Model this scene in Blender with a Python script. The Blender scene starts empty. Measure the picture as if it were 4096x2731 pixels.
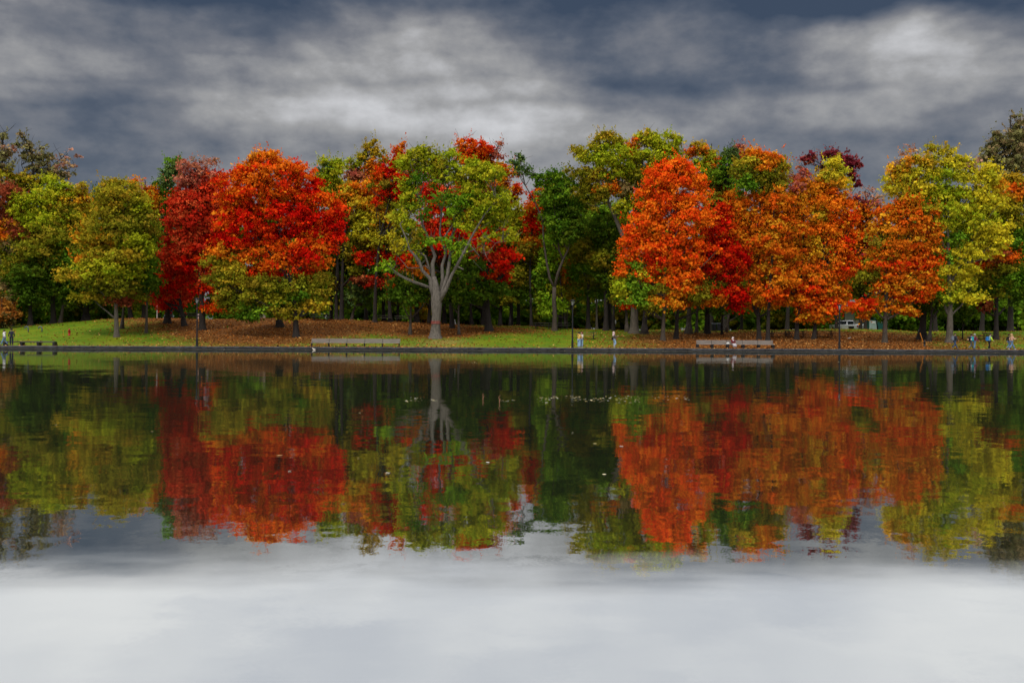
import bpy, math, random
import numpy as np
from mathutils import Vector, Matrix, Quaternion

# ------------------------------------------------------------------ camera geometry
F, H, YH, ROLL = 3800.0, 1.7, 1338.0, 17.0 / 4096.0      # focal length and horizon in photo pixels, eye height in metres
scene = bpy.context.scene
COL = scene.collection
R = math.radians


def hz(px):
    return YH + ROLL * (px - 2048.0)


def at(px, py, Y):
    return Vector(((px - 2048.0) * Y / F, Y, H + (hz(px) - py) * Y / F))


def crop(k, x, y):
    return 1024.0 * (k - 1) + x / 1.568, 450.0 + y / 1.568


# ------------------------------------------------------------------ terrain
YC = 126.0
CREST = [(-2500, 1312), (0, 1308), (300, 1285), (470, 1274), (600, 1273), (900, 1277), (1100, 1273), (1400, 1279), (1600, 1286), (1750, 1294),
         (1900, 1300), (2048, 1302), (2250, 1313), (2450, 1319), (2700, 1320), (2900, 1323), (3050, 1320), (3200, 1318), (3350, 1315),
         (3500, 1317), (3700, 1326), (3900, 1324), (4096, 1325), (6500, 1335)]
CXW = np.array([(p - 2048.0) * YC / F for p, _ in CREST])
CZW = np.array([H + (hz(p) - y) * YC / F if -100 < p < 4200 else H + 0.8 for p, y in CREST])


def ground(x, y):
    """Height of the land behind the stone edging."""
    x = np.asarray(x, float); y = np.asarray(y, float)
    zc = np.interp(x, CXW, CZW)
    t = np.clip((y - 103.0) / (YC - 103.0), 0, 1)
    s = t * (1.12 - 0.12 * t)
    z = 0.29 + (zc - 0.29) * s
    z = z - 0.010 * np.clip(y - YC, 0, 110)
    bump = 0.05 * np.sin(x * 0.9 + 0.4 * y) * np.sin(0.7 * y + 1.3 + 0.23 * x) * np.clip((y - 104) / 6, 0, 1)
    return z + bump


def gz(x, y):
    return float(ground(x, y))


def base_depth(px, py):
    """Distance at which the line of sight through a photo pixel meets the slope."""
    for Y in np.arange(101.0, 126.2, 0.1):
        x = (px - 2048) * Y / F
        if hz(px) - (gz(x, Y) - H) * F / Y <= py:
            return float(Y)
    return 127.0


# ------------------------------------------------------------------ node helpers
def new_mat(name):
    m = bpy.data.materials.new(name)
    m.use_nodes = True
    nt = m.node_tree
    nt.nodes.clear()
    return m, nt


def node(nt, typ, **kw):
    n = nt.nodes.new(typ)
    for k, v in kw.items():
        setattr(n, k, v)
    return n


def mth(nt, op, a, b=None, c=None, clamp=False):
    n = nt.nodes.new('ShaderNodeMath')
    n.operation = op
    n.use_clamp = clamp
    for i, v in enumerate((a, b, c)):
        if v is None:
            continue
        if isinstance(v, (int, float)):
            n.inputs[i].default_value = v
        else:
            nt.links.new(v, n.inputs[i])
    return n.outputs[0]


def sstep(nt, v, a, b):
    n = nt.nodes.new('ShaderNodeMapRange')
    n.interpolation_type = 'SMOOTHSTEP'
    n.inputs['From Min'].default_value = a
    n.inputs['From Max'].default_value = b
    nt.links.new(v, n.inputs['Value'])
    return n.outputs[0]


def mixc(nt, fac, a, b, mode='MIX'):
    n = nt.nodes.new('ShaderNodeMix')
    n.data_type = 'RGBA'
    n.blend_type = mode
    for sock, v in ((n.inputs[0], fac), (n.inputs[6], a), (n.inputs[7], b)):
        if isinstance(v, (int, float)):
            sock.default_value = v
        elif isinstance(v, tuple):
            sock.default_value = (v[0], v[1], v[2], 1)
        else:
            nt.links.new(v, sock)
    return n.outputs[2]


def noise(nt, vec, scale, detail=3, rough=0.55, out='Fac', dist=0.0):
    n = nt.nodes.new('ShaderNodeTexNoise')
    n.inputs['Scale'].default_value = scale
    n.inputs['Detail'].default_value = detail
    n.inputs['Roughness'].default_value = rough
    n.inputs['Distortion'].default_value = dist
    if vec is not None:
        nt.links.new(vec, n.inputs['Vector'])
    return n.outputs[out]


def mapping(nt, vec, scale=(1, 1, 1), loc=(0, 0, 0)):
    n = nt.nodes.new('ShaderNodeMapping')
    n.inputs['Scale'].default_value = scale
    n.inputs['Location'].default_value = loc
    nt.links.new(vec, n.inputs['Vector'])
    return n.outputs[0]


_mats = {}


def surf(name, col, rough=0.7, col2=None, scale=6.0, stretch=(1, 1, 1), bump=0.0, spec=0.3, metal=0.0):
    """Plain object material: two tones of noise, optional bump."""
    if name in _mats:
        return _mats[name]
    m, nt = new_mat(name)
    out = node(nt, 'ShaderNodeOutputMaterial')
    p = node(nt, 'ShaderNodeBsdfPrincipled')
    p.inputs['Roughness'].default_value = rough
    p.inputs['Specular IOR Level'].default_value = spec
    p.inputs['Metallic'].default_value = metal
    tc = node(nt, 'ShaderNodeTexCoord')
    v = mapping(nt, tc.outputs['Object'], stretch)
    f = noise(nt, v, scale, 4, 0.6)
    c2 = col2 or tuple(0.72 * c for c in col)
    nt.links.new(mixc(nt, sstep(nt, f, 0.3, 0.7), col, c2), p.inputs['Base Color'])
    if bump:
        b = node(nt, 'ShaderNodeBump')
        b.inputs['Strength'].default_value = bump
        b.inputs['Distance'].default_value = 0.05
        nt.links.new(f, b.inputs['Height'])
        nt.links.new(b.outputs[0], p.inputs['Normal'])
    nt.links.new(p.outputs[0], out.inputs['Surface'])
    _mats[name] = m
    return m


# ------------------------------------------------------------------ mesh helpers
class MB:
    def __init__(self):
        self.v, self.f = [], []

    def box(self, c, s, rz=0.0, M=None, taper=1.0):
        n = len(self.v)
        cz, sz = math.cos(rz), math.sin(rz)
        for dz in (-.5, .5):
            k = taper if dz > 0 else 1.0
            for dx, dy in ((-.5, -.5), (.5, -.5), (.5, .5), (-.5, .5)):
                x, y, z = dx * s[0] * k, dy * s[1] * k, dz * s[2]
                p = Vector((x * cz - y * sz, x * sz + y * cz, z)) + Vector(c)
                if M is not None:
                    p = M @ p
                self.v.append(tuple(p))
        self.f += [(n, n + 3, n + 2, n + 1), (n + 4, n + 5, n + 6, n + 7), (n, n + 1, n + 5, n + 4), (n + 1, n + 2, n + 6, n + 5),
                   (n + 2, n + 3, n + 7, n + 6), (n + 3, n, n + 4, n + 7)]
        return self

    def tube(self, pts, rad, sides=6, cap=True):
        pts = [Vector(p) for p in pts]
        n0 = len(self.v)
        m = len(pts)
        ref = Vector((0.31, 0.95, 0.05))
        for i, p in enumerate(pts):
            t = (pts[min(i + 1, m - 1)] - pts[max(i - 1, 0)])
            if t.length < 1e-9:
                t = Vector((0, 0, 1))
            t.normalize()
            a = t.cross(ref)
            if a.length < 1e-3:
                a = t.cross(Vector((1, 0, 0)))
            a.normalize()
            b = t.cross(a)
            r = rad[i] if hasattr(rad, '__len__') else rad
            for j in range(sides):
                th = 2 * math.pi * j / sides
                self.v.append(tuple(p + a * (r * math.cos(th)) + b * (r * math.sin(th))))
        for i in range(m - 1):
            for j in range(sides):
                k = (j + 1) % sides
                self.f.append((n0 + i * sides + j, n0 + i * sides + k, n0 + (i + 1) * sides + k, n0 + (i + 1) * sides + j))
        if cap:
            self.f.append(tuple(n0 + j for j in reversed(range(sides))))
            self.f.append(tuple(n0 + (m - 1) * sides + j for j in range(sides)))
        return self

    def lathe(self, prof, c=(0, 0, 0), sides=12, sx=1.0, sy=1.0):
        n0 = len(self.v)
        for r, z in prof:
            for j in range(sides):
                th = 2 * math.pi * j / sides
                self.v.append((c[0] + r * sx * math.cos(th), c[1] + r * sy * math.sin(th), c[2] + z))
        for i in range(len(prof) - 1):
            for j in range(sides):
                k = (j + 1) % sides
                self.f.append((n0 + i * sides + j, n0 + i * sides + k, n0 + (i + 1) * sides + k, n0 + (i + 1) * sides + j))
        self.f.append(tuple(n0 + j for j in reversed(range(sides))))
        self.f.append(tuple(n0 + (len(prof) - 1) * sides + j for j in range(sides)))
        return self

    def prism(self, poly, y0, y1):
        """poly of (x, z) extruded along y."""
        n = len(self.v); m = len(poly)
        for y in (y0, y1):
            for x, z in poly:
                self.v.append((x, y, z))
        for j in range(m):
            k = (j + 1) % m
            self.f.append((n + j, n + k, n + m + k, n + m + j))
        self.f.append(tuple(n + j for j in reversed(range(m))))
        self.f.append(tuple(n + m + j for j in range(m)))
        return self

    def build(self, name, mat, parent=None, smooth=False, bevel=0.0):
        me = bpy.data.meshes.new(name)
        me.from_pydata(self.v, [], self.f)
        me.materials.append(mat)
        if smooth:
            me.polygons.foreach_set('use_smooth', [True] * len(me.polygons))
        me.update()
        o = bpy.data.objects.new(name, me)
        COL.objects.link(o)
        if parent is not None:
            o.parent = parent
        if bevel:
            b = o.modifiers.new('edge', 'BEVEL')
            b.width = bevel
            b.segments = 2
        return o


def tag(o, label=None, cat=None, group=None, kind=None):
    if label: o['label'] = label
    if cat: o['category'] = cat
    if group: o['group'] = group
    if kind: o['kind'] = kind
    return o


def empty(name, loc, rz=0.0):
    o = bpy.data.objects.new(name, None)
    o.empty_display_size = 0.3
    o.location = loc
    o.rotation_euler = (0, 0, rz)
    COL.objects.link(o)
    return o


def kids(o):
    return [c for c in bpy.data.objects if c.parent == o]


def copy_tree(o, parent=None):
    ks = kids(o)
    c = o.copy()
    COL.objects.link(c)
    c.parent = parent
    for ch in ks:
        copy_tree(ch, c)
    return c


# ------------------------------------------------------------------ render, camera, light, sky
scene.render.engine = 'CYCLES'
cy = scene.cycles
cy.use_denoising = True
cy.max_bounces = 4
cy.diffuse_bounces = 2
cy.glossy_bounces = 2
cy.transmission_bounces = 2
cy.use_adaptive_sampling = True
scene.view_settings.view_transform = 'Standard'
scene.view_settings.look = 'None'
scene.view_settings.exposure = EXPOSURE = 0.33
scene.view_settings.gamma = 1.0

cam_d = bpy.data.cameras.new('camera')
cam_d.sensor_width = 36.0
cam_d.sensor_fit = 'HORIZONTAL'
cam_d.lens = F / 4096.0 * 36.0
cam_d.shift_y = -(1365.5 - YH) / 4096.0
cam_d.clip_start = 0.1
cam_d.clip_end = 8000.0
cam = bpy.data.objects.new('camera', cam_d)
COL.objects.link(cam)
cam.matrix_world = Matrix.Translation((0, 0, H)) @ Matrix.Rotation(R(90), 4, 'X') @ Matrix.Rotation(math.atan(ROLL), 4, 'Z')
scene.camera = cam

SUN_EL, SUN_AZ = 56.0, 200.0           # compass angle from +Y: behind the camera, a little to its left
sd = bpy.data.lights.new('sun', 'SUN')
sd.energy = 1.4
sd.angle = R(12)
sd.color = (1.0, 0.95, 0.88)
sun = bpy.data.objects.new('sun', sd)
COL.objects.link(sun)
sdir = Vector((math.sin(R(SUN_AZ)) * math.cos(R(SUN_EL)), math.cos(R(SUN_AZ)) * math.cos(R(SUN_EL)), math.sin(R(SUN_EL))))
sun.rotation_euler = sdir.to_track_quat('Z', 'Y').to_euler()
sun.location = (0, -20, 60)

world = bpy.data.worlds.new('World')
scene.world = world
world.use_nodes = True
nt = world.node_tree
nt.nodes.clear()
wo = node(nt, 'ShaderNodeOutputWorld')
bg = node(nt, 'ShaderNodeBackground')
nt.links.new(bg.outputs[0], wo.inputs['Surface'])
tc = node(nt, 'ShaderNodeTexCoord')
sep = node(nt, 'ShaderNodeSeparateXYZ')
nt.links.new(tc.outputs['Generated'], sep.inputs[0])
az = mth(nt, 'ARCTAN2', sep.outputs[0], sep.outputs[1])
el = mth(nt, 'ARCSINE', sep.outputs[2])
# cloud deck seen in perspective: the direction divided by its height
zz = mth(nt, 'ADD', mth(nt, 'MAXIMUM', sep.outputs[2], 0.0), 0.10)
deck = node(nt, 'ShaderNodeCombineXYZ')
nt.links.new(mth(nt, 'DIVIDE', sep.outputs[0], zz), deck.inputs[0])
nt.links.new(mth(nt, 'DIVIDE', sep.outputs[1], zz), deck.inputs[1])
ae = node(nt, 'ShaderNodeCombineXYZ')
nt.links.new(az, ae.inputs[0])
nt.links.new(mth(nt, 'MULTIPLY', el, 2.4), ae.inputs[1])
wn = node(nt, 'ShaderNodeTexNoise')
wn.inputs['Scale'].default_value = 7.0
wn.inputs['Detail'].default_value = 3.5
nt.links.new(ae.outputs[0], wn.inputs['Vector'])
wsep = node(nt, 'ShaderNodeSeparateColor')
nt.links.new(wn.outputs['Color'], wsep.inputs[0])
azw = mth(nt, 'MULTIPLY_ADD', mth(nt, 'SUBTRACT', wsep.outputs[0], 0.5), 0.10, az)
elw = mth(nt, 'MULTIPLY_ADD', mth(nt, 'SUBTRACT', wsep.outputs[1], 0.5), 0.05, el)
# dark cloud masses and bright breaks: azimuth, elevation, half sizes, strength (from sightings on the photo, 2352 px wide)
CLOUDS = [(640, 22, 380, 46, -.55), (1340, 20, 250, 50, -.52), (2260, 15, 260, 46, -.42), (1880, 5, 260, 36, -.34), (200, 255, 230, 52, -.36),
          (70, 60, 80, 45, -.22), (430, 150, 120, 40, -.26), (1430, 165, 190, 48, -.36), (1720, 165, 170, 38, -.32), (1500, 232, 80, 28, -.26),
          (2020, 320, 260, 60, -.26), (530, 285, 130, 26, -.2), (330, 20, 200, 30, -.2), (120, 360, 260, 50, -.22), (1750, 40, 150, 40, -.12),
          (1290, 260, 100, 24, -.12), (930, 300, 120, 22, -.16), (1000, 40, 80, 30, .42), (450, 78, 90, 24, .24), (850, 75, 120, 22, .2),
          (750, 240, 120, 40, .44), (480, 220, 100, 28, .5), (900, 320, 260, 50, .14), (365, 290, 50, 16, .3), (1020, 120, 140, 55, .26), (1120, 300, 150, 46, .44),
          (1960, 80, 120, 26, .36), (2170, 85, 100, 26, .44), (2140, 160, 190, 40, .3), (1210, 205, 150, 22, .28), (150, 130, 130, 45, .14),
          (1790, 240, 260, 22, .2), (640, 130, 120, 40, .12), (1600, 90, 90, 20, .1), (1330, 330, 170, 40, .12)]


def blob_tone(u, v):
    s = 0.0
    for (cx, cyy, rx, ry, amp) in CLOUDS:
        px, py = cx * 1.7415, cyy * 1.7415
        s += amp * math.exp(-((u - (px - 2048) / F) / (1.25 * rx * 1.7415 / F)) ** 2 - ((v - (hz(px) - py) / F) / (1.25 * ry * 1.7415 / F)) ** 2)
    return s


# the masses are laid out as seven bands of elevation, each a ramp over azimuth
BANDS = [(YH - q * 1.7415) / F for q in (370, 305, 245, 185, 125, 65, 5)]
NST, AZ0 = 30, R(31.0)
azn = mth(nt, 'MULTIPLY_ADD', azw, 1 / (2 * AZ0), .5, clamp=True)
tone = None
step = BANDS[1] - BANDS[0]
elt = mth(nt, 'TANGENT', elw)
# the view plane height of a direction: tan(el) / cos(az)
vpl = mth(nt, 'DIVIDE', elt, mth(nt, 'MAXIMUM', mth(nt, 'COSINE', azw), .5))
for bi, v in enumerate(BANDS):
    rp = node(nt, 'ShaderNodeValToRGB')
    rp.color_ramp.interpolation = 'B_SPLINE'
    ee = rp.color_ramp.elements
    for j in range(NST):
        t = j / (NST - 1)
        u = math.tan((t - .5) * 2 * AZ0)
        c = min(1, max(0, (blob_tone(u, v) + .8) / 1.6))
        if j == 0:
            ee[0].position, ee[0].color = 0.0, (c, c, c, 1)
        elif j == 1:
            ee[1].position, ee[1].color = t, (c, c, c, 1)
        else:
            q = ee.new(t)
            q.color = (c, c, c, 1)
    nt.links.new(azn, rp.inputs[0])
    d = mth(nt, 'MULTIPLY', mth(nt, 'SUBTRACT', vpl, v), 1 / step)
    if bi == 0:
        d = mth(nt, 'MAXIMUM', d, 0.0)
    if bi == 6:
        d = mth(nt, 'MINIMUM', d, 0.0)
    w = mth(nt, 'SUBTRACT', 1.0, mth(nt, 'ABSOLUTE', d), clamp=True)
    w = mth(nt, 'MULTIPLY', mth(nt, 'MULTIPLY', w, w), mth(nt, 'MULTIPLY_ADD', w, -2.0, 3.0))
    tone = mth(nt, 'MULTIPLY', w, rp.outputs[0]) if tone is None else mth(nt, 'MULTIPLY_ADD', w, rp.outputs[0], tone)
tone = mth(nt, 'MULTIPLY_ADD', tone, 1.6 * .95, -.8 * .95 + .475)
tone = mth(nt, 'MULTIPLY_ADD', mth(nt, 'SUBTRACT', noise(nt, deck.outputs[0], 1.1, 4, 0.5), 0.5), 0.16, tone)
tone = mth(nt, 'MULTIPLY_ADD', mth(nt, 'SUBTRACT', noise(nt, mapping(nt, ae.outputs[0], (1, .52, 1)), 9.0, 7, 0.54, dist=.15), 0.5), 0.78, tone)
tone = mth(nt, 'MULTIPLY_ADD', mth(nt, 'SUBTRACT', noise(nt, mapping(nt, ae.outputs[0], (1, .75, 1), (3, 1, 0)), 21.0, 5, 0.58), 0.5), 0.50, tone)
cr = node(nt, 'ShaderNodeValToRGB')
e = cr.color_ramp.elements
e[0].position, e[0].color = 0.0, (.030, .044, .072, 1)
e[1].position, e[1].color = 1.0, (.50, .50, .51, 1)
for pos, c in ((.22, (.070, .082, .108, 1)), (.45, (.145, .148, .163, 1)), (.68, (.268, .264, .262, 1))):
    q = e.new(pos)
    q.color = c
nt.links.new(tone, cr.inputs[0])
# unseen sky above the view: brightness added for the pond mirror and the trees
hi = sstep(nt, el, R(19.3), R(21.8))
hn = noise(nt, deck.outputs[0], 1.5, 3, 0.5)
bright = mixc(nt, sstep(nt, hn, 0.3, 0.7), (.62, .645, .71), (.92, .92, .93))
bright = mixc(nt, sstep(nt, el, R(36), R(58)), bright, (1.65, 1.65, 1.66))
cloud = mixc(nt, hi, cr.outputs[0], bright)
sky = node(nt, 'ShaderNodeTexSky')
sky.sky_type = 'NISHITA'
sky.sun_disc = False
sky.sun_elevation = R(SUN_EL)
sky.sun_rotation = R(SUN_AZ)
sk = node(nt, 'ShaderNodeVectorMath', operation='SCALE')
nt.links.new(sky.outputs[0], sk.inputs[0])
sk.inputs['Scale'].default_value = 0.10
nt.links.new(mixc(nt, 0.94, sk.outputs[0], cloud), bg.inputs['Color'])
bg.inputs['Strength'].default_value = 1.0

# ------------------------------------------------------------------ ground
LPX = [0, 350, 480, 620, 760, 950, 1150, 1300, 1500, 1700, 1850, 2000, 2150, 2300, 2450, 2600, 2750, 3000, 3300, 3600, 3750, 4096]
LT = [[.15, .05, .05, .05, .05], [.1, .1, .1, .15, .2], [.15, .2, .35, .5, .6], [.2, .35, .5, .6, .7], [.3, .6, .85, .8, .7], [.35, .9, 1, .9, .8],
      [.35, .8, 1, 1, .9], [.4, .5, .8, .9, .8], [.3, .3, .6, .8, .7], [.4, .3, .8, 1, .7], [.25, .15, .7, 1, .5], [.1, .05, .35, .8, .4],
      [.15, .05, .2, .5, .35], [.25, .15, .2, .35, .3], [.4, .45, .5, .4, .3], [.5, .6, .6, .5, .3], [.7, .8, .85, .7, .3], [.9, 1, 1, .9, .3],
      [.95, 1, 1, .85, .2], [.95, .9, .9, .6, .2], [.6, .5, .6, .4, .2], [.35, .3, .4, .3, .2]]
LT = np.array(LT)


def litter(x, y):
    """How thickly fallen leaves cover the land at a place (0 to 1)."""
    x = np.asarray(x, float); y = np.asarray(y, float)
    px = np.clip(x * F / np.clip(y, 100, 130) + 2048, 0, 4096)
    t = np.clip((y - 101.5) / 24.5, 0, 1) * 4
    cols = np.stack([np.interp(px, LPX, LT[:, j]) for j in range(5)], -1)
    i = np.clip(t.astype(int), 0, 3)
    f = t - i
    a = np.take_along_axis(cols, i[..., None], -1)[..., 0]
    b = np.take_along_axis(cols, (i + 1)[..., None], -1)[..., 0]
    return np.where(y > 135, 0.25, a * (1 - f) + b * f)


xs = np.concatenate([[-2500, -900, -400, -220, -140], np.arange(-100, 100.1, 1.0), [140, 220, 400, 900, 2500]])
ys = np.concatenate([[-2500, -400, -100, -45, 20, 70, 99.0, 100.2, 100.21, 100.6], np.arange(101, 136, 0.6), np.arange(136, 190, 3.0), [200, 230, 280, 360, 500, 900, 2500]])
GX, GY = np.meshgrid(xs, ys)
GZ = np.where(GY < 100.205, -0.7, ground(GX, GY))
verts = np.stack([GX, GY, GZ], -1).reshape(-1, 3)
nx, ny = len(xs), len(ys)
ii = (np.arange(ny - 1)[:, None] * nx + np.arange(nx - 1)[None, :]).reshape(-1)
faces = np.stack([ii, ii + 1, ii + nx + 1, ii + nx], -1)


def np_mesh(name, verts, faces, mat, attr=None, smooth=False):
    me = bpy.data.meshes.new(name)
    k = faces.shape[1]
    me.vertices.add(len(verts))
    me.vertices.foreach_set('co', np.ascontiguousarray(verts, np.float32).ravel())
    me.loops.add(len(faces) * k)
    me.loops.foreach_set('vertex_index', np.ascontiguousarray(faces, np.int32).ravel())
    me.polygons.add(len(faces))
    me.polygons.foreach_set('loop_start', np.arange(len(faces), dtype=np.int32) * k)
    me.update(calc_edges=True)
    me.validate()
    me.materials.append(mat)
    if attr is not None:
        a = me.attributes.new('tint', 'FLOAT_COLOR', 'POINT')
        a.data.foreach_set('color', np.ascontiguousarray(attr, np.float32).ravel())
    if smooth:
        me.polygons.foreach_set('use_smooth', [True] * len(faces))
    return me


m, nt = new_mat('lawn')
out = node(nt, 'ShaderNodeOutputMaterial')
p = node(nt, 'ShaderNodeBsdfPrincipled')
p.inputs['Roughness'].default_value = 0.95
p.inputs['Specular IOR Level'].default_value = 0.1
tc = node(nt, 'ShaderNodeTexCoord')
ob = tc.outputs['Object']
at_ = node(nt, 'ShaderNodeAttribute', attribute_name='tint')
asep = node(nt, 'ShaderNodeSeparateColor')
nt.links.new(at_.outputs['Color'], asep.inputs[0])
n1 = noise(nt, ob, 0.35, 4, 0.6)
n2 = noise(nt, mapping(nt, ob, (3.2, 2.4, 2.4)), 1.0, 6, 0.75)
n3 = noise(nt, mapping(nt, ob, (7, 5, 5)), 1.0, 5, 0.7)
grass = mixc(nt, sstep(nt, n1, .35, .65), (.060, .130, .003), (.125, .160, .004))
grass = mixc(nt, mth(nt, 'MULTIPLY', sstep(nt, n3, .45, .7), .35), grass, (.12, .14, .008))
straw = mixc(nt, sstep(nt, n3, .35, .65), (.30, .20, .07), (.20, .15, .035))
grass = mixc(nt, mth(nt, 'MULTIPLY', asep.outputs[1], sstep(nt, n2, .3, .6)), grass, straw)
leafc = mixc(nt, sstep(nt, n3, .38, .62), (.05, .019, .006), (.23, .088, .017))
leafc = mixc(nt, sstep(nt, n2, .6, .72), leafc, (.28, .13, .035))
lf = mth(nt, 'ADD', asep.outputs[0], mth(nt, 'MULTIPLY', mth(nt, 'SUBTRACT', n2, .5), 1.5))
lf = mth(nt, 'ADD', lf, mth(nt, 'MULTIPLY', mth(nt, 'SUBTRACT', n1, .5), .6))
nt.links.new(mixc(nt, sstep(nt, lf, .34, .66), grass, leafc), p.inputs['Base Color'])
b = node(nt, 'ShaderNodeBump')
b.inputs['Strength'].default_value = 0.7
b.inputs['Distance'].default_value = 0.12
nt.links.new(n3, b.inputs['Height'])
nt.links.new(b.outputs[0], p.inputs['Normal'])
nt.links.new(p.outputs[0], out.inputs['Surface'])
lawn_mat = m

lit = litter(GX, GY).reshape(-1)
gx, gy = GX.reshape(-1), GY.reshape(-1)
pxs = gx * F / np.clip(gy, 100, 400) + 2048
straw = np.clip(1 - (gy - 101.5) / 5.0, 0, 1) * np.interp(pxs, [0, 300, 500, 1000, 1500, 1740, 1860, 1950, 2250, 2450, 2700, 4096], [.2, .3, .6, .75, .55, 1.0, .9, .25, .3, .75, .8, .5])
straw = np.maximum(straw, 0.95 * np.exp(-(((gx + 7.8) / 2.6) ** 2 + ((gy - 107) / 3.0) ** 2)))
tint = np.stack([lit, straw, np.zeros_like(lit), np.ones_like(lit)], -1)
go = bpy.data.objects.new('ground', np_mesh('ground', verts, faces, lawn_mat, tint, True))
COL.objects.link(go)
tag(go, kind='structure')

# walking path along the edging
path_mat = surf('path_gravel', (.22, .18, .12), .95, (.13, .11, .07), 3.0, bump=.3)
v, f = [], []
for i, x in enumerate(np.arange(-110, 110.1, 2.0)):
    w = 1.25 + .18 * math.sin(x * .7) + .12 * math.sin(x * 1.9 + 1)
    for y in (100.44, 100.44 + w):
        v.append((x, y, gz(x, y) + 0.012))
for i in range(len(v) // 2 - 1):
    f.append((2 * i, 2 * i + 2, 2 * i + 3, 2 * i + 1))
mb = MB(); mb.v, mb.f = v, f
tag(mb.build('path', path_mat), kind='structure')

# ------------------------------------------------------------------ water
m, nt = new_mat('pond_water')
out = node(nt, 'ShaderNodeOutputMaterial')
tc = node(nt, 'ShaderNodeTexCoord')
ob = tc.outputs['Object']
sp = node(nt, 'ShaderNodeSeparateXYZ')
nt.links.new(ob, sp.inputs[0])
yy = sp.outputs[1]


def slope(scale, detail, amp, stretch=(1, 1, 1)):
    n = node(nt, 'ShaderNodeTexNoise')
    n.inputs['Scale'].default_value = scale
    n.inputs['Detail'].default_value = detail
    n.inputs['Roughness'].default_value = 0.5
    nt.links.new(mapping(nt, ob, stretch), n.inputs['Vector'])
    s = node(nt, 'ShaderNodeSeparateColor')
    nt.links.new(n.outputs['Color'], s.inputs[0])
    return [mth(nt, 'MULTIPLY', mth(nt, 'SUBTRACT', s.outputs[i], .5), amp) for i in (0, 1)]


s1 = slope(2.6, 2, 0.020, (.75, 1.25, 1))
s2 = slope(0.55, 2, 0.014, (.6, 1.2, 1))
s3 = slope(7.0, 2, 0.012)
s4 = slope(40.0, 1, 0.012)
far = sstep(nt, yy, 90.0, 20.0)              # the lee of the far bank is calmer
sx = mth(nt, 'ADD', mth(nt, 'ADD', s1[0], s2[0]), s3[0])
sy = mth(nt, 'ADD', mth(nt, 'ADD', mth(nt, 'ADD', s1[1], s2[1]), s3[1]), s4[1])
k = mth(nt, 'MULTIPLY_ADD', far, 0.62, 0.38)
sx, sy = mth(nt, 'MULTIPLY', sx, k), mth(nt, 'MULTIPLY', sy, k)


def mirror(sx, sy):
    nv = node(nt, 'ShaderNodeCombineXYZ')
    nt.links.new(sx, nv.inputs[0])
    nt.links.new(sy, nv.inputs[1])
    nv.inputs[2].default_value = 1.0
    nn = node(nt, 'ShaderNodeVectorMath', operation='NORMALIZE')
    nt.links.new(nv.outputs[0], nn.inputs[0])
    g = node(nt, 'ShaderNodeBsdfGlossy')
    g.inputs['Color'].default_value = (.64, .65, .64, 1)
    g.inputs['Roughness'].default_value = 0.02
    nt.links.new(nn.outputs[0], g.inputs['Normal'])
    return g


calm = mirror(sx, sy)
# added lean of the near water's normals, so it mirrors the brightened unseen sky
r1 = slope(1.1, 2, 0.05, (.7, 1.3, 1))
leaned = mirror(sx, mth(nt, 'ADD', sy, mth(nt, 'ADD', r1[1], -0.092)))
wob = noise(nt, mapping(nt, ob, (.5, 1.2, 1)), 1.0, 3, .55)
lean_fac = sstep(nt, mth(nt, 'MULTIPLY_ADD', mth(nt, 'SUBTRACT', wob, .5), 1.3, yy), 7.6, 6.0)
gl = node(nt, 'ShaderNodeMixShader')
nt.links.new(lean_fac, gl.inputs[0])
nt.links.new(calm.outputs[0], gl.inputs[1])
nt.links.new(leaned.outputs[0], gl.inputs[2])
df = node(nt, 'ShaderNodeBsdfDiffuse')
df.inputs['Color'].default_value = (.004, .005, .003, 1)
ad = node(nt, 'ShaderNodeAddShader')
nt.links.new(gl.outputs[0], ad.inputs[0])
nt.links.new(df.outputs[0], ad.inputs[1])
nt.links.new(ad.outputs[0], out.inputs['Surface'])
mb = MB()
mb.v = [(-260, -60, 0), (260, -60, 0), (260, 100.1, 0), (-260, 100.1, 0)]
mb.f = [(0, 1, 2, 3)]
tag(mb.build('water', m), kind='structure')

# ------------------------------------------------------------------ stone edging of the far bank
stone = surf('edging_stone', (.060, .060, .064), .9, (.013, .013, .014), 1.6, (1, 3, 5), bump=.9)
ledge_m = surf('ledge_stone', (.030, .028, .026), .85, (.055, .048, .04), 3.0, (1, 3, 3))
rng = random.Random(5)
eroot = empty('stone_edging', (0, 100, 0))
tag(eroot, 'low dark stone edging along the waterline of the far bank', 'edging')
mb = MB()
x = -108.0
while x < 108:
    w = rng.uniform(1.6, 2.6)
    dz, dy = rng.uniform(-.035, .015), rng.uniform(-.04, .02)
    prof = [(0.0, .09), (-.03, .16), (-.02, .26), (.05, .31), (.2, .325), (.42, .31), (.46, .24), (.46, .02), (.03, .02)]
    n = 6
    n0 = len(mb.v)
    for i in range(n + 1):
        xx = x + .015 + (w - .03) * i / n
        for (a, c) in prof:
            mb.v.append((xx, a + dy + rng.uniform(-.012, .012), c + dz + rng.uniform(-.012, .012)))
    q = len(prof)
    for i in range(n):
        for j in range(q):
            jj = (j + 1) % q
            mb.f.append((n0 + i * q + j, n0 + i * q + jj, n0 + (i + 1) * q + jj, n0 + (i + 1) * q + j))
    mb.f.append(tuple(n0 + j for j in range(q)))
    mb.f.append(tuple(n0 + n * q + j for j in reversed(range(q))))
    x += w
mb.build('coping', stone, eroot)
mb = MB()
n0 = 0
for i, xx in enumerate(np.arange(-108, 108.1, 1.0)):
    for (a, c) in ((-.16, -.3), (-.17, .035), (-.14, .055), (.04, .05), (.06, -.3)):
        mb.v.append((xx, a + rng.uniform(-.02, .02), c + rng.uniform(-.008, .008)))
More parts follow.
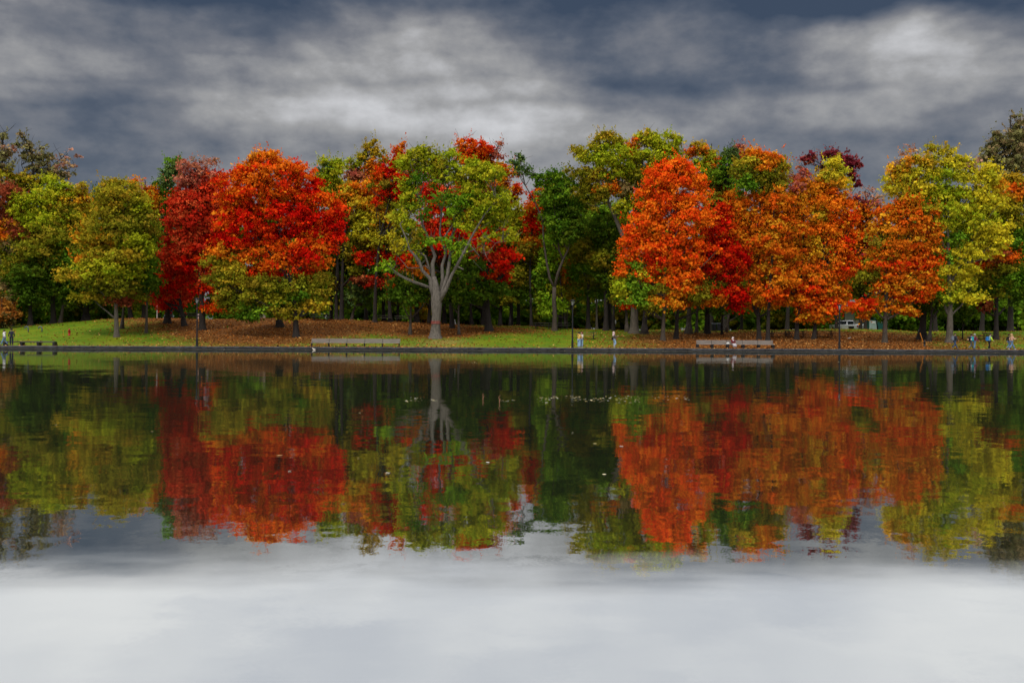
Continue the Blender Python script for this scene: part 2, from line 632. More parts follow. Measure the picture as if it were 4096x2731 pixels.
for i in range(len(mb.v) // 5 - 1):
    for j in range(4):
        mb.f.append((i * 5 + j, i * 5 + j + 1, i * 5 + j + 6, i * 5 + j + 5))
mb.build('ledge', ledge_m, eroot)
# ------------------------------------------------------------------ foliage
m, nt = new_mat('leaf')
out = node(nt, 'ShaderNodeOutputMaterial')
a_ = node(nt, 'ShaderNodeAttribute', attribute_name='tint')
oi = node(nt, 'ShaderNodeObjectInfo')
hsv = node(nt, 'ShaderNodeHueSaturation')
nt.links.new(a_.outputs['Color'], hsv.inputs['Color'])
nt.links.new(mth(nt, 'MULTIPLY_ADD', oi.outputs['Random'], 0.25, 0.88), hsv.inputs['Value'])
df = node(nt, 'ShaderNodeBsdfDiffuse')
tl = node(nt, 'ShaderNodeBsdfTranslucent')
nt.links.new(hsv.outputs[0], df.inputs[0])
nt.links.new(hsv.outputs[0], tl.inputs[0])
mx = node(nt, 'ShaderNodeMixShader'); mx.inputs[0].default_value = 0.24
nt.links.new(df.outputs[0], mx.inputs[1]); nt.links.new(tl.outputs[0], mx.inputs[2])
nt.links.new(mx.outputs[0], out.inputs['Surface'])
LEAF = m

PAL = {
    'RO': [(.74, .095, .006), (.78, .18, .01), (.64, .03, .005)],
    'OR': [(.76, .20, .010), (.72, .13, .008), (.70, .28, .015)],
    'OD': [(.74, .105, .007), (.70, .060, .006), (.76, .17, .009)],
    'RD': [(.64, .012, .004), (.52, .007, .004), (.70, .05, .006)],
    'CR': [(.62, .045, .014), (.50, .024, .010), (.66, .10, .028)],
    'PK': [(.48, .14, .085), (.42, .09, .055), (.52, .18, .09)],
    'PS': [(.46, .22, .14), (.36, .18, .12), (.42, .27, .12)],
    'PU': [(.26, .03, .045), (.20, .024, .035), (.34, .05, .045)],
    'OB': [(.70, .20, .010), (.60, .14, .008), (.70, .11, .008), (.64, .29, .015)],
    'YO': [(.64, .34, .015), (.60, .22, .012), (.50, .37, .02)],
    'YE': [(.58, .47, .018), (.54, .42, .02), (.42, .40, .02)],
    'YG': [(.36, .39, .014), (.26, .33, .012), (.45, .41, .018)],
    'LG': [(.22, .38, .015), (.15, .30, .012), (.30, .43, .02)],
    'GR': [(.115, .23, .012), (.075, .17, .010), (.17, .27, .015)],
    'BG': [(.10, .17, .045), (.075, .14, .04), (.14, .20, .04)],
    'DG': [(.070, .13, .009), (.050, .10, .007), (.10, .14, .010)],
    'OL': [(.23, .215, .012), (.16, .17, .010), (.29, .21, .016)],
    'OY': [(.40, .32, .018), (.32, .29, .016), (.46, .29, .018)],
    'BR': [(.27, .20, .06), (.19, .16, .045), (.31, .20, .08)],
    'GO': [(.24, .22, .075), (.18, .17, .06), (.28, .20, .09)],
    'BZ': [(.42, .15, .025), (.34, .11, .02), (.46, .20, .03)],
    'MR': [(.30, .06, .025), (.22, .04, .018), (.34, .10, .03)],
}
PAL = {k: np.array(v) for k, v in PAL.items()}

BARK = {
    'dark': surf('bark_dark', (.038, .030, .024), .95, (.018, .014, .012), 5.0, (3, 3, .6), bump=.6),
    'brown': surf('bark_brown', (.085, .066, .048), .95, (.045, .035, .026), 5.0, (3, 3, .6), bump=.6),
    'pale': surf('bark_pale', (.125, .105, .08), .95, (.065, .055, .04), 4.0, (3, 3, .5), bump=.6),
    'grey': surf('bark_grey', (.175, .150, .122), .9, (.065, .055, .045), 3.2, (4.5, 4.5, .5), bump=1.0),
}


def unit(n, rng):
    v = rng.normal(size=(n, 3))
    return v / np.linalg.norm(v, axis=1)[:, None]


def grow(blobs, rng, leaf=0.34, dens=1.0, clump=0.5, origin=(0, 0, 0)):
    """Leaves in clusters, clusters in lobes, lobes filling ellipsoids. blobs: (cx, cy, cz, rx, ry, rz, palette, density)."""
    V, C, LOBES = [], [], []
    LA = 0.42 * leaf * leaf
    for (cx, cyy, cz, rx, ry, rz, pal, dn) in blobs:
        pal = PAL[pal]
        area = math.pi * rx * rz
        nl = int(np.clip(5 + area / 1.7, 5, 30))
        d = unit(nl, rng)
        rad = np.array([rx, ry, rz])
        rr = rng.uniform(.25, 1, nl) ** 0.45
        lr = rng.uniform(.34, .52, nl) * min(rx, rz, 2.9) + .18
        ctr = np.array([cx, cyy, cz]) + d * rad * (rr * .78)[:, None]
        lc = rng.integers(0, len(pal), nl)
        for c in ctr:
            LOBES.append((float(c[0]), float(c[1]), float(c[2])))
        N = int(dens * dn * 4.6 * area / LA)
        per = 20
        nc = max(4, N // per)
        li = rng.choice(nl, nc, p=lr ** 2 / (lr ** 2).sum())
        dd = unit(nc, rng)
        r2 = rng.uniform(0, 1, nc) ** 0.5
        cc = ctr[li] + dd * np.stack([lr[li] * 1.15, lr[li] * 1.1, lr[li] * .8], -1) * r2[:, None]
        loose = rng.uniform(size=nc) < .28
        cc[loose] = (np.array([cx, cyy, cz]) + unit(nc, rng) * rad * (rng.uniform(0, 1, nc) ** .45 * 1.02)[:, None])[loose]
        ci = np.where(rng.uniform(size=nc) < .62, lc[li], rng.integers(0, len(pal), nc))
        ccol = pal[ci] * np.exp(rng.normal(0, .13, nc))[:, None]
        n = nc * per
        q = np.repeat(np.arange(nc), per)
        cs = clump * rng.uniform(.6, 1.3, nc)
        off = rng.normal(size=(n, 3)) * np.array([.55, .55, .26]) * cs[q][:, None]
        # sprays droop a little at their rim
        off[:, 2] -= .22 * (off[:, 0] ** 2 + off[:, 1] ** 2) / np.maximum(cs[q], .1)
        pos = cc[q] + off
        outw = pos - np.array([cx, cyy, cz])
        outw /= np.maximum(np.linalg.norm(outw, axis=1), 1e-6)[:, None]
        nrm = outw * .55 + np.array([0, 0, .55]) + rng.normal(size=(n, 3)) * .55
        nrm /= np.linalg.norm(nrm, axis=1)[:, None]
        a = np.cross(nrm, rng.normal(size=(n, 3)))
        a /= np.linalg.norm(a, axis=1)[:, None]
        b = np.cross(nrm, a)
        L = leaf * np.clip(np.exp(rng.normal(-.05, .36, n)), .45, 1.9)[:, None]
        W = L * rng.uniform(.7, .95, n)[:, None]
        quad = np.stack([pos - a * L * .5, pos + b * W * .5 - nrm * L * .08, pos + a * L * .5, pos - b * W * .5 - nrm * L * .08], 1)
        col = ccol[q] * np.exp(rng.normal(0, .16, n))[:, None]
        # upright sprigs that fray the outline
        nw = int(dens * dn * (3 + area * .55))
        dw = unit(nw, rng)
        dw[:, 2] = np.abs(dw[:, 2]) * rng.uniform(.4, 1, nw) - .1
        pw = np.array([cx, cyy, cz]) + dw * rad * rng.uniform(.85, 1.08, nw)[:, None]
        hw = rng.uniform(.5, 1.5, nw)
        qw = np.repeat(np.arange(nw), 14)
        tw = rng.uniform(0, 1, len(qw))
        lean = (dw * np.array([.5, .5, .2]) + np.array([0, 0, .9]))
        pp_ = pw[qw] + lean[qw] * (tw * hw[qw])[:, None] + rng.normal(size=(len(qw), 3)) * (.20 * (1.1 - tw))[:, None]
        nw_ = rng.normal(size=(len(qw), 3)); nw_ /= np.linalg.norm(nw_, axis=1)[:, None]
        aw = np.cross(nw_, rng.normal(size=(len(qw), 3))); aw /= np.linalg.norm(aw, axis=1)[:, None]
        bw = np.cross(nw_, aw)
        Lw = leaf * rng.uniform(.5, 1.0, len(qw))[:, None]
        V.append(np.stack([pp_ - aw * Lw * .5, pp_ + bw * Lw * .4, pp_ + aw * Lw * .5, pp_ - bw * Lw * .4], 1).reshape(-1, 3))
        cw = np.clip(pal[rng.integers(0, len(pal), nw)][qw] * np.exp(rng.normal(0, .16, len(qw)))[:, None], .003, .85)
        C.append(np.repeat(np.concatenate([cw, np.ones((len(qw), 1))], 1), 4, axis=0))
        if dn >= .6:                             # larger leaf fans deep inside the crown
            n2 = max(6, int(dens * dn * 2.0 * area / (.42 * .62 ** 2)))
            q2 = rng.integers(0, nl, n2)
            p2_ = ctr[q2] + unit(n2, rng) * (lr[q2] * rng.uniform(0, .75, n2))[:, None]
            p2_ = np.array([cx, cyy, cz]) + (p2_ - np.array([cx, cyy, cz])) * .88
            nr2 = rng.normal(size=(n2, 3)); nr2 /= np.linalg.norm(nr2, axis=1)[:, None]
            a2 = np.cross(nr2, rng.normal(size=(n2, 3))); a2 /= np.linalg.norm(a2, axis=1)[:, None]
            b2 = np.cross(nr2, a2)
            L2 = rng.uniform(.45, .8, n2)[:, None]
            V.append(np.stack([p2_ - a2 * L2 * .5, p2_ + b2 * L2 * .42, p2_ + a2 * L2 * .5, p2_ - b2 * L2 * .42], 1).reshape(-1, 3))
            c2 = np.clip(pal[lc[q2]] * np.exp(rng.normal(0, .16, n2))[:, None], .003, .85)
            C.append(np.repeat(np.concatenate([c2, np.ones((n2, 1))], 1), 4, axis=0))
        col = np.clip(col, .003, .85)
        V.append(quad.reshape(-1, 3))
        C.append(np.repeat(np.concatenate([col, np.ones((n, 1))], 1), 4, axis=0))
    V = np.concatenate(V) - np.array(origin)
    return V, np.concatenate(C), LOBES


def crown_mesh(name, V, C):
    return np_mesh(name, V, np.arange(len(V)).reshape(-1, 4), LEAF, C)


def bend(p0, p1, n, rng, jit, sag=0.0):
    p0, p1 = Vector(p0), Vector(p1)
    L = (p1 - p0).length
    ph = [rng.uniform(-1, 1) for _ in range(4)]
    out = []
    for i in range(n + 1):
        t = i / n
        w = math.sin(math.pi * t)
        out.append(p0.lerp(p1, t) + Vector((ph[0] * math.sin(t * 5 + ph[2] * 3), ph[1] * math.cos(t * 4 + ph[3] * 3), 0)) * (jit * L * w) - Vector((0, 0, sag * L * w)))
    return out


SEED = [11]


def tree(name, label, k, blobs, base=None, Y=None, bx=None, r=.25, bark='dark', leaf=.25, dens=1.0, clump=.55, limbs=12,
         stems=None, twigs=0, group=None, top=None, fat=.85, dy=0.0):
    """k: photo strip the sightings were taken in; blobs (x, y, rx, ry, palette[, density]); base (x, y) of the trunk foot or Y, bx."""
    SEED[0] += 1
    rng = np.random.default_rng(SEED[0])
    prng = random.Random(SEED[0])
    if base is not None:
        px, py = crop(k, *base)
        if Y is None:
            Y = base_depth(px, py)
    else:
        px, _ = crop(k, bx, 0)
    X = (px - 2048) * Y / F
    Z = gz(X, Y)
    sc = Y / F / 1.568
    bl = []
    for b in blobs:
        bxp, byp = crop(k, b[0], b[1])
        c = at(bxp, byp, Y + dy)
        rx, rz = b[2] * sc * 1.12, b[3] * sc * 1.12
        ry = fat * .5 * (rx + max(rx, rz))
        bl.append((c.x, Y + dy + rng.uniform(-.3, .3) * ry, c.z, rx, ry, rz, b[4], b[5] if len(b) > 5 else 1.0))
    for b in list(bl):                           # stray sprays past the rim of the crown
        if prng.random() < .45 and b[7] >= .5:
            a_ = prng.uniform(-.5, math.pi + .5)
            q_ = prng.uniform(1.0, 1.22)
            s_ = prng.uniform(.16, .30)
            bl.append((b[0] + b[3] * q_ * math.cos(a_), b[1] - prng.uniform(0, .6) * b[4], b[2] + b[5] * q_ * math.sin(a_), max(.45, b[3] * s_ * 1.3), .6, max(.35, b[5] * s_ * 1.1), b[6], .8))
    V, C, LOBES = grow(bl, rng, leaf, dens, clump, (X, Y, Z))
    root = empty(name, (X, Y, Z))
    tag(root, label, 'tree', group)
    mb = MB()
    # trunk with a flared foot, running up into the crown
    cz = np.average([b[2] for b in bl], weights=[b[3] * b[5] for b in bl])
    cx = np.average([b[0] for b in bl], weights=[b[3] * b[5] for b in bl])
    zt = max(b[2] + .35 * b[5] for b in bl)
    O = Vector((X, Y, Z))
    if stems is None:
        tp = Vector((X + .75 * (cx - X), Y, zt)) if top is None else Vector(at(*crop(k, *top), Y))
        stems = [(bend(O, tp, 9, prng, .012), r)]
    else:
        ss = []
        for pts, rr in stems:
            w = [Vector(at(*crop(k, p[0], p[1]), Y + (p[2] if len(p) > 2 else 0))) for p in pts]
            ss.append((w, rr))
        stems = ss
    allp = []
    for si, (pts, rr) in enumerate(stems):
        n = len(pts)
        ends = rr if hasattr(rr, '__len__') else (rr, max(.04, rr * .22))
        rad = list(rr) if len(ends) == n > 2 else [ends[0] + (ends[1] - ends[0]) * (i / (n - 1)) ** .85 for i in range(n)]
        P = [p - O for p in pts]
        if si == 0:
            d0 = (P[1] - P[0]).normalized()
            P = [Vector((0, 0, -.4)), Vector((0, 0, .0)), d0 * .35, d0 * .9] + P[1:]
            rad = [ends[0] * 1.75, ends[0] * 1.55, ends[0] * 1.2, ends[0] * 1.03] + rad[1:]
        mb.tube(P, rad, 9 if rr is r else 7)
        for i in range(1, len(P)):
            allp.append((P[i], rad[i]))
    # limbs reaching for the lobes
    pick = list(range(len(LOBES)))
    prng.shuffle(pick)
    for li in pick[:limbs]:
        q = Vector(LOBES[li]) - O
        cand = [(pp, rr) for pp, rr in allp if pp.z < q.z - .3 * math.hypot(q.x - pp.x, q.y - pp.y) and pp.z > 1.2]
        if not cand:
            continue
        pp, rr = min(cand, key=lambda t: (t[0] - q).length + prng.uniform(0, 2))
        r0 = min(rr * .7, .13)
        line = bend(pp, q, 5, prng, .05, .05)
        mb.tube(line, [r0 * (1 - .85 * i / 5) + .012 for i in range(6)], 5)
        for _ in range(twigs):
            s = line[prng.choice((2, 3, 4, 5))]
            e = s + Vector((prng.gauss(0, .8), prng.gauss(0, .8), abs(prng.gauss(.9, .7))))
            mb.tube(bend(s, e, 3, prng, .08), [.035, .028, .02, .01], 3, False)
    mb.build('trunk', BARK[bark], root, smooth=True)
    o = bpy.data.objects.new('crown', crown_mesh('crown', V, C))
    COL.objects.link(o)
    o.parent = root
    return root


# ---- left part of the bank
tree('maple_tree', 'slender maple with dark brownish red foliage at the left edge of the photo', 1,
     [(40, 540, 100, 110, 'MR', .7), (50, 640, 120, 90, 'MR', .8), (30, 730, 110, 70, 'OB', .6), (120, 760, 70, 60, 'MR', .5), (60, 830, 80, 50, 'BR', .4), (120, 600, 60, 60, 'OY', .5),
      (40, 480, 50, 60, 'BR', .5)], base=(75, 1345), Y=125, r=.27, stems=[([(72, 1345), (95, 1100), (105, 900), (115, 780), (120, 600)], .26), ([(103, 920), (60, 880), (20, 860)], .1), ([(108, 860), (150, 800), (170, 720)], .1)])
tree('maple_tree', 'low bronze orange tree cut off by the left photo edge behind the walking couple', 1,
     [(10, 1215, 70, 45, 'BZ'), (-10, 1270, 90, 60, 'BZ'), (40, 1290, 40, 50, 'BR')], base=(15, 1345), Y=121, r=.12)
tree('poplar_tree', 'tall sparse brown-leaved tree with bare twigs rising over the yellow-green trees on the left', 1,
     [(150, 170, 22, 36, 'GO', .5), (160, 240, 50, 50, 'GO', .55), (250, 240, 60, 55, 'GO', .5), (200, 320, 90, 60, 'GO', .55), (290, 330, 60, 60, 'GO', .5), (230, 410, 110, 60, 'OY', .65),
      (350, 350, 50, 50, 'PS', .3), (430, 310, 70, 80, 'PS', .28), (390, 400, 70, 50, 'GO', .45), (100, 420, 60, 50, 'OY', .7), (130, 480, 90, 60, 'OL', .8)], Y=140, bx=205, r=.4, limbs=40, twigs=3,
     leaf=.30, clump=.42, stems=[([(205, 1330), (215, 700), (212, 480), (205, 380), (190, 250)], .4), ([(214, 480), (280, 390), (340, 320), (420, 260)], .16), ([(212, 500), (160, 400), (130, 330)], .14)])
tree('poplar_tree', 'tall sparse brown-leaved tree half out of the photo at its top left corner', 1,
     [(10, 150, 22, 40, 'GO', .6), (0, 240, 60, 60, 'GO', .55), (60, 230, 40, 40, 'PS', .35), (30, 310, 70, 60, 'GO', .55), (40, 400, 80, 50, 'OY', .7)], Y=138, bx=-20, r=.38, limbs=24, twigs=3, leaf=.30, clump=.42)
tree('maple_tree', 'yellow-green maple with orange tips on its right above the two curved pipes', 1,
     [(320, 560, 150, 110, 'YG'), (400, 490, 70, 60, 'YG'), (180, 600, 110, 80, 'YG'), (130, 560, 60, 40, 'OY'), (470, 540, 90, 80, 'YO', .8), (520, 480, 40, 40, 'OY', .6), (430, 630, 120, 90, 'OY'), (270, 700, 190, 110, 'YG'),
      (380, 760, 130, 110, 'OL'), (200, 720, 110, 80, 'OY'), (300, 850, 190, 120, 'OL'), (260, 950, 200, 100, 'DG'), (440, 870, 110, 110, 'GR')],
     base=(335, 1322), r=.33, stems=[([(328, 1322), (330, 1180), (350, 1080), (345, 950), (330, 820), (325, 560)], .34), ([(345, 1120), (375, 1010), (390, 880), (410, 700)], .18), ([(330, 1100), (310, 1000), (280, 850)], .14)])
tree('maple_tree', 'dark green tree with a straight trunk just behind the two curved pipes', 1,
     [(130, 960, 110, 80, 'OL'), (200, 1010, 120, 100, 'DG'), (140, 1080, 110, 90, 'DG'), (110, 1120, 70, 50, 'BR'), (230, 1120, 100, 80, 'DG')], base=(192, 1335), r=.3)
tree('maple_tree', 'shaded green tree with a paler trunk left of the red hydrant', 1,
     [(460, 980, 120, 90, 'GR'), (520, 1080, 110, 90, 'DG'), (400, 1080, 90, 90, 'DG'), (560, 900, 80, 90, 'GR'), (460, 1160, 90, 60, 'DG')], base=(378, 1318), r=.24, bark='brown')
tree('maple_tree', 'shaded dark tree with a thick black trunk behind the red hydrant', 1,
     [(540, 1060, 110, 80, 'DG'), (590, 1150, 100, 70, 'DG'), (480, 1150, 80, 60, 'OL')], base=(540, 1305), Y=128, r=.5)
tree('spruce_tree', 'small dark spruce top peeping between the yellow-green and the olive maple', 1,
     [(612, 480, 12, 26, 'BG'), (610, 530, 26, 40, 'BG'), (610, 600, 42, 50, 'BG'), (610, 690, 56, 60, 'DG'), (610, 800, 70, 80, 'DG')], Y=146, bx=610, r=.25)
tree('maple_tree', 'bright orange maple top behind the olive maple', 1,
     [(910, 520, 70, 70, 'OR'), (835, 440, 50, 36, 'OR', .5), (930, 610, 60, 70, 'OR'), (880, 460, 40, 40, 'PS', .4), (960, 560, 40, 60, 'OB')], Y=132, bx=900, r=.25, twigs=2)
tree('maple_tree', 'olive and orange maple with a pale trunk right of the red hydrant', 1,
     [(720, 450, 60, 40, 'OY', .5), (760, 500, 130, 80, 'OY'), (700, 580, 130, 90, 'OY'), (830, 580, 100, 100, 'YG'), (650, 680, 130, 70, 'OY'), (540, 700, 50, 36, 'YO'), (500, 770, 40, 20, 'YO'), (590, 770, 110, 60, 'OY'),
      (760, 720, 150, 100, 'OL'), (680, 800, 150, 60, 'YO'), (860, 720, 110, 110, 'OL'), (850, 840, 110, 90, 'YG'), (640, 890, 150, 60, 'OY'), (500, 920, 45, 26, 'OR'), (760, 900, 160, 80, 'OY'), (560, 960, 110, 50, 'YG'),
      (430, 1000, 50, 24, 'OY'), (680, 990, 170, 70, 'YG'), (530, 1030, 110, 45, 'OY'), (820, 980, 90, 70, 'YG'), (620, 1080, 110, 40, 'OL'), (760, 1090, 120, 60, 'OL'), (570, 1145, 70, 30, 'OY'), (680, 1160, 90, 40, 'OL'), (750, 1170, 60, 40, 'MR')],
     base=(733, 1408), r=.27, bark='pale', limbs=20)
tree('maple_tree', 'second trunk with a dark small crown close behind the pale trunk near the hydrant', 1,
     [(790, 1050, 80, 70, 'OL'), (800, 1130, 70, 50, 'MR')], base=(765, 1355), r=.22, bark='brown')
tree('maple_tree', 'thin straight-stemmed green tree between the olive maple and the crimson maple', 1,
     [(890, 840, 90, 110, 'GR'), (920, 960, 80, 90, 'GR'), (860, 1050, 90, 80, 'DG'), (930, 760, 60, 80, 'OL'), (950, 1080, 70, 60, 'DG'), (880, 1140, 70, 50, 'OL')], base=(918, 1384), r=.16, bark='brown')
tree('larch_tree', 'tall pointed green conifer left of the crimson maple', 1,
     [(1100, 300, 30, 30, 'GR', .9), (1075, 370, 56, 50, 'BG', .9), (1110, 350, 40, 50, 'BG', .8), (1050, 430, 60, 50, 'BG', .9), (1060, 520, 70, 70, 'DG'), (1030, 600, 80, 70, 'DG'), (1000, 700, 80, 90, 'DG'), (1010, 820, 80, 90, 'DG')],
     Y=134, bx=1070, r=.3, limbs=24)
tree('maple_tree', 'dull crimson maple with faded twiggy top left of the big scarlet maple', 1,
     [(1230, 300, 50, 26, 'PS', .22), (1330, 320, 90, 40, 'PS', .3), (1200, 370, 80, 50, 'PK', .5), (1310, 400, 110, 60, 'PK', .7), (1180, 450, 110, 70, 'PK', .9), (1370, 420, 70, 60, 'CR', .8), (1280, 500, 150, 80, 'CR'), (1150, 550, 90, 80, 'CR'), (1380, 530, 60, 80, 'CR'),
      (1230, 620, 150, 90, 'CR'), (1120, 660, 90, 60, 'CR'), (1340, 650, 80, 90, 'CR'), (1170, 740, 120, 70, 'CR'), (1270, 760, 110, 80, 'CR'), (1110, 830, 110, 60, 'CR'), (1240, 850, 120, 70, 'CR'), (1330, 800, 70, 80, 'RD'), (1070, 910, 110, 60, 'CR'),
      (1180, 930, 120, 60, 'RD'), (1290, 930, 70, 60, 'CR'), (1310, 1010, 60, 50, 'CR'), (1330, 1220, 55, 36, 'RO'), (1260, 1110, 60, 50, 'RD')], base=(1270, 1362), r=.36, limbs=30, twigs=2)
tree('maple_tree', 'crimson maple with low spreading boughs left of the lamp post on the mound', 1,
     [(1030, 1000, 110, 60, 'CR'), (1110, 1050, 120, 60, 'RD'), (1000, 1070, 90, 60, 'RD'), (920, 1160, 55, 40, 'CR'), (1050, 1140, 110, 50, 'RD'), (1140, 1150, 60, 45, 'CR'), (1180, 1000, 90, 60, 'CR')], base=(1157, 1340), r=.3)
tree('maple_tree', 'crimson maple furthest left of the red group on the crest of the mound', 1,
     [(1000, 1180, 60, 40, 'CR'), (1060, 1210, 90, 40, 'RD'), (980, 1130, 60, 40, 'CR'), (1100, 1120, 80, 50, 'CR')], base=(1050, 1320), r=.4)
# ---- the big scarlet maple and what stands behind it
tree('maple_tree', 'huge scarlet and orange maple with green lower boughs on the leaf-covered mound', 2,
     [(60, 300, 110, 40, 'OR'), (90, 265, 50, 26, 'OR', .8), (20, 280, 40, 26, 'OR', .7), (-30, 320, 60, 40, 'OR'), (180, 340, 120, 50, 'RO'), (60, 390, 180, 70, 'RO'), (-100, 400, 80, 60, 'RO'), (280, 400, 100, 70, 'RO'), (-40, 480, 150, 70, 'RO'), (150, 490, 170, 80, 'RO'), (350, 480, 60, 80, 'RD'),
      (-130, 540, 110, 70, 'RO'), (320, 560, 140, 80, 'RO'), (40, 590, 180, 70, 'RO'), (430, 560, 90, 60, 'RO'), (190, 640, 170, 70, 'RD'), (-160, 640, 110, 60, 'RO'), (440, 660, 100, 70, 'RD'), (-60, 690, 150, 60, 'RD'), (330, 710, 140, 70, 'RD'), (100, 760, 170, 70, 'RD'),
      (-190, 740, 90, 60, 'RO'), (470, 760, 60, 60, 'RD'), (-130, 810, 130, 50, 'RD'), (250, 820, 160, 60, 'RO'), (60, 860, 150, 50, 'RO'), (430, 830, 80, 60, 'RO'), (-60, 900, 130, 50, 'OB'), (-200, 870, 100, 50, 'OR'), (330, 910, 120, 60, 'RD'), (150, 930, 110, 40, 'RO'), (400, 930, 80, 50, 'OB'),
      (-240, 950, 80, 50, 'OY'), (-130, 970, 110, 50, 'OY'), (20, 990, 120, 50, 'RO'), (280, 990, 100, 40, 'RD'), (-220, 1040, 80, 50, 'OL'), (-100, 1060, 110, 50, 'OY'), (60, 1080, 130, 50, 'OL'), (350, 1050, 110, 50, 'OL'), (220, 1090, 80, 50, 'OL'), (-200, 1130, 90, 50, 'OL'), (-60, 1140, 110, 50, 'OL'),
      (90, 1170, 130, 50, 'OY'), (270, 1150, 110, 50, 'GR'), (400, 1130, 60, 50, 'OL'), (-160, 1210, 90, 40, 'OL'), (0, 1230, 130, 40, 'GR'), (180, 1230, 110, 36, 'OL'), (340, 1220, 90, 40, 'OY'), (-60, 1280, 70, 26, 'GR'), (220, 1270, 70, 22, 'OY')],
     base=(252, 1408), r=.33, limbs=46, fat=.7, stems=[([(252, 1408), (248, 1290), (235, 1150), (205, 1000), (160, 800), (100, 560), (80, 340)], .34), ([(225, 1100), (170, 1000), (60, 850), (-60, 700)], .2), ([(215, 1040), (300, 900), (380, 700)], .16)])
tree('maple_tree', 'dark leaning trunk hidden under the low boughs of the huge scarlet maple', 2,
     [(60, 1180, 90, 50, 'DG'), (150, 1120, 90, 60, 'DG')], base=(150, 1345), r=.42)
tree('poplar_tree', 'yellow-green upright tree directly right of the huge scarlet maple', 2,
     [(450, 320, 70, 40, 'YG', .7), (400, 350, 36, 40, 'BG', .5), (510, 340, 40, 60, 'YG', .7), (450, 400, 80, 80, 'YG'), (480, 500, 80, 90, 'YG'), (480, 610, 60, 90, 'OL', .6), (430, 780, 70, 110, 'OL'), (420, 900, 90, 80, 'OL'), (420, 1040, 90, 90, 'OL'), (330, 1160, 90, 60, 'OL')],
     base=(505, 1290), r=.24, top=(470, 330), limbs=20, stems=[([(508, 1290), (500, 1080), (515, 850), (500, 600), (470, 330)], .24)])
tree('poplar_tree', 'tall amber tree of upright plumes behind the yellow leaves left of the grey trunk', 2,
     [(690, 225, 24, 36, 'OY', .7), (655, 270, 36, 40, 'OY', .8), (740, 250, 30, 50, 'OY', .8), (790, 280, 24, 60, 'OY', .7), (600, 330, 50, 50, 'YG', .8), (720, 330, 80, 50, 'OB', .9), (640, 390, 90, 60, 'PK', .9), (740, 410, 80, 60, 'OB'), (600, 440, 60, 60, 'OY')], Y=136, bx=690, r=.3, limbs=28)
tree('maple_tree', 'amber brown tree with a tall dark trunk right of the huge scarlet maple', 2,
     [(560, 500, 80, 60, 'YO'), (660, 480, 100, 60, 'OB'), (580, 590, 60, 60, 'OB', .8), (680, 570, 100, 70, 'YO'), (620, 680, 90, 60, 'OL', .7), (680, 800, 80, 60, 'OL', .8), (640, 900, 60, 60, 'OL', .7), (570, 860, 40, 90, 'OL', .6), (620, 1000, 60, 50, 'OL', .7)],
     base=(536, 1298), r=.3, stems=[([(536, 1298), (538, 1100), (545, 900), (560, 700), (570, 500)], .3), ([(520, 1120), (512, 950), (520, 760)], .16)])
tree('maple_tree', 'deep red maple with a tall flame-shaped top left of the grey-trunked tree', 2,
     [(910, 205, 16, 30, 'OB', .8), (890, 250, 46, 40, 'RO', .9), (860, 320, 60, 40, 'RD'), (820, 380, 70, 40, 'RD'), (900, 390, 60, 60, 'RD'), (790, 450, 70, 40, 'OL'), (890, 470, 80, 50, 'RD'), (820, 520, 80, 45, 'RD'), (930, 540, 60, 60, 'RD'), (760, 545, 40, 26, 'RD'), (860, 580, 70, 40, 'OL')],
     base=(745, 1340), Y=124, r=.26, limbs=24, stems=[([(745, 1340), (748, 1100), (770, 800), (830, 560), (890, 300)], .26)])
tree('maple_tree', 'golden yellow maple with scattered red sprays left of the grey-trunked tree', 2,
     [(770, 620, 60, 36, 'YO'), (700, 670, 100, 50, 'YE'), (640, 740, 50, 50, 'YE', .8), (740, 750, 100, 60, 'YE'), (830, 680, 60, 60, 'YO'), (800, 810, 90, 60, 'YE'), (860, 760, 60, 60, 'YG'), (690, 890, 40, 22, 'RD'), (810, 900, 60, 36, 'RD'), (740, 940, 60, 24, 'RD'), (780, 980, 80, 50, 'GR'), (660, 930, 40, 26, 'RD'),
      (680, 1040, 80, 30, 'MR'), (870, 1030, 70, 36, 'CR'), (740, 1060, 60, 36, 'CR'), (860, 1090, 60, 40, 'OB'), (960, 930, 50, 50, 'RD')], base=(842, 1312), r=.28, limbs=22)
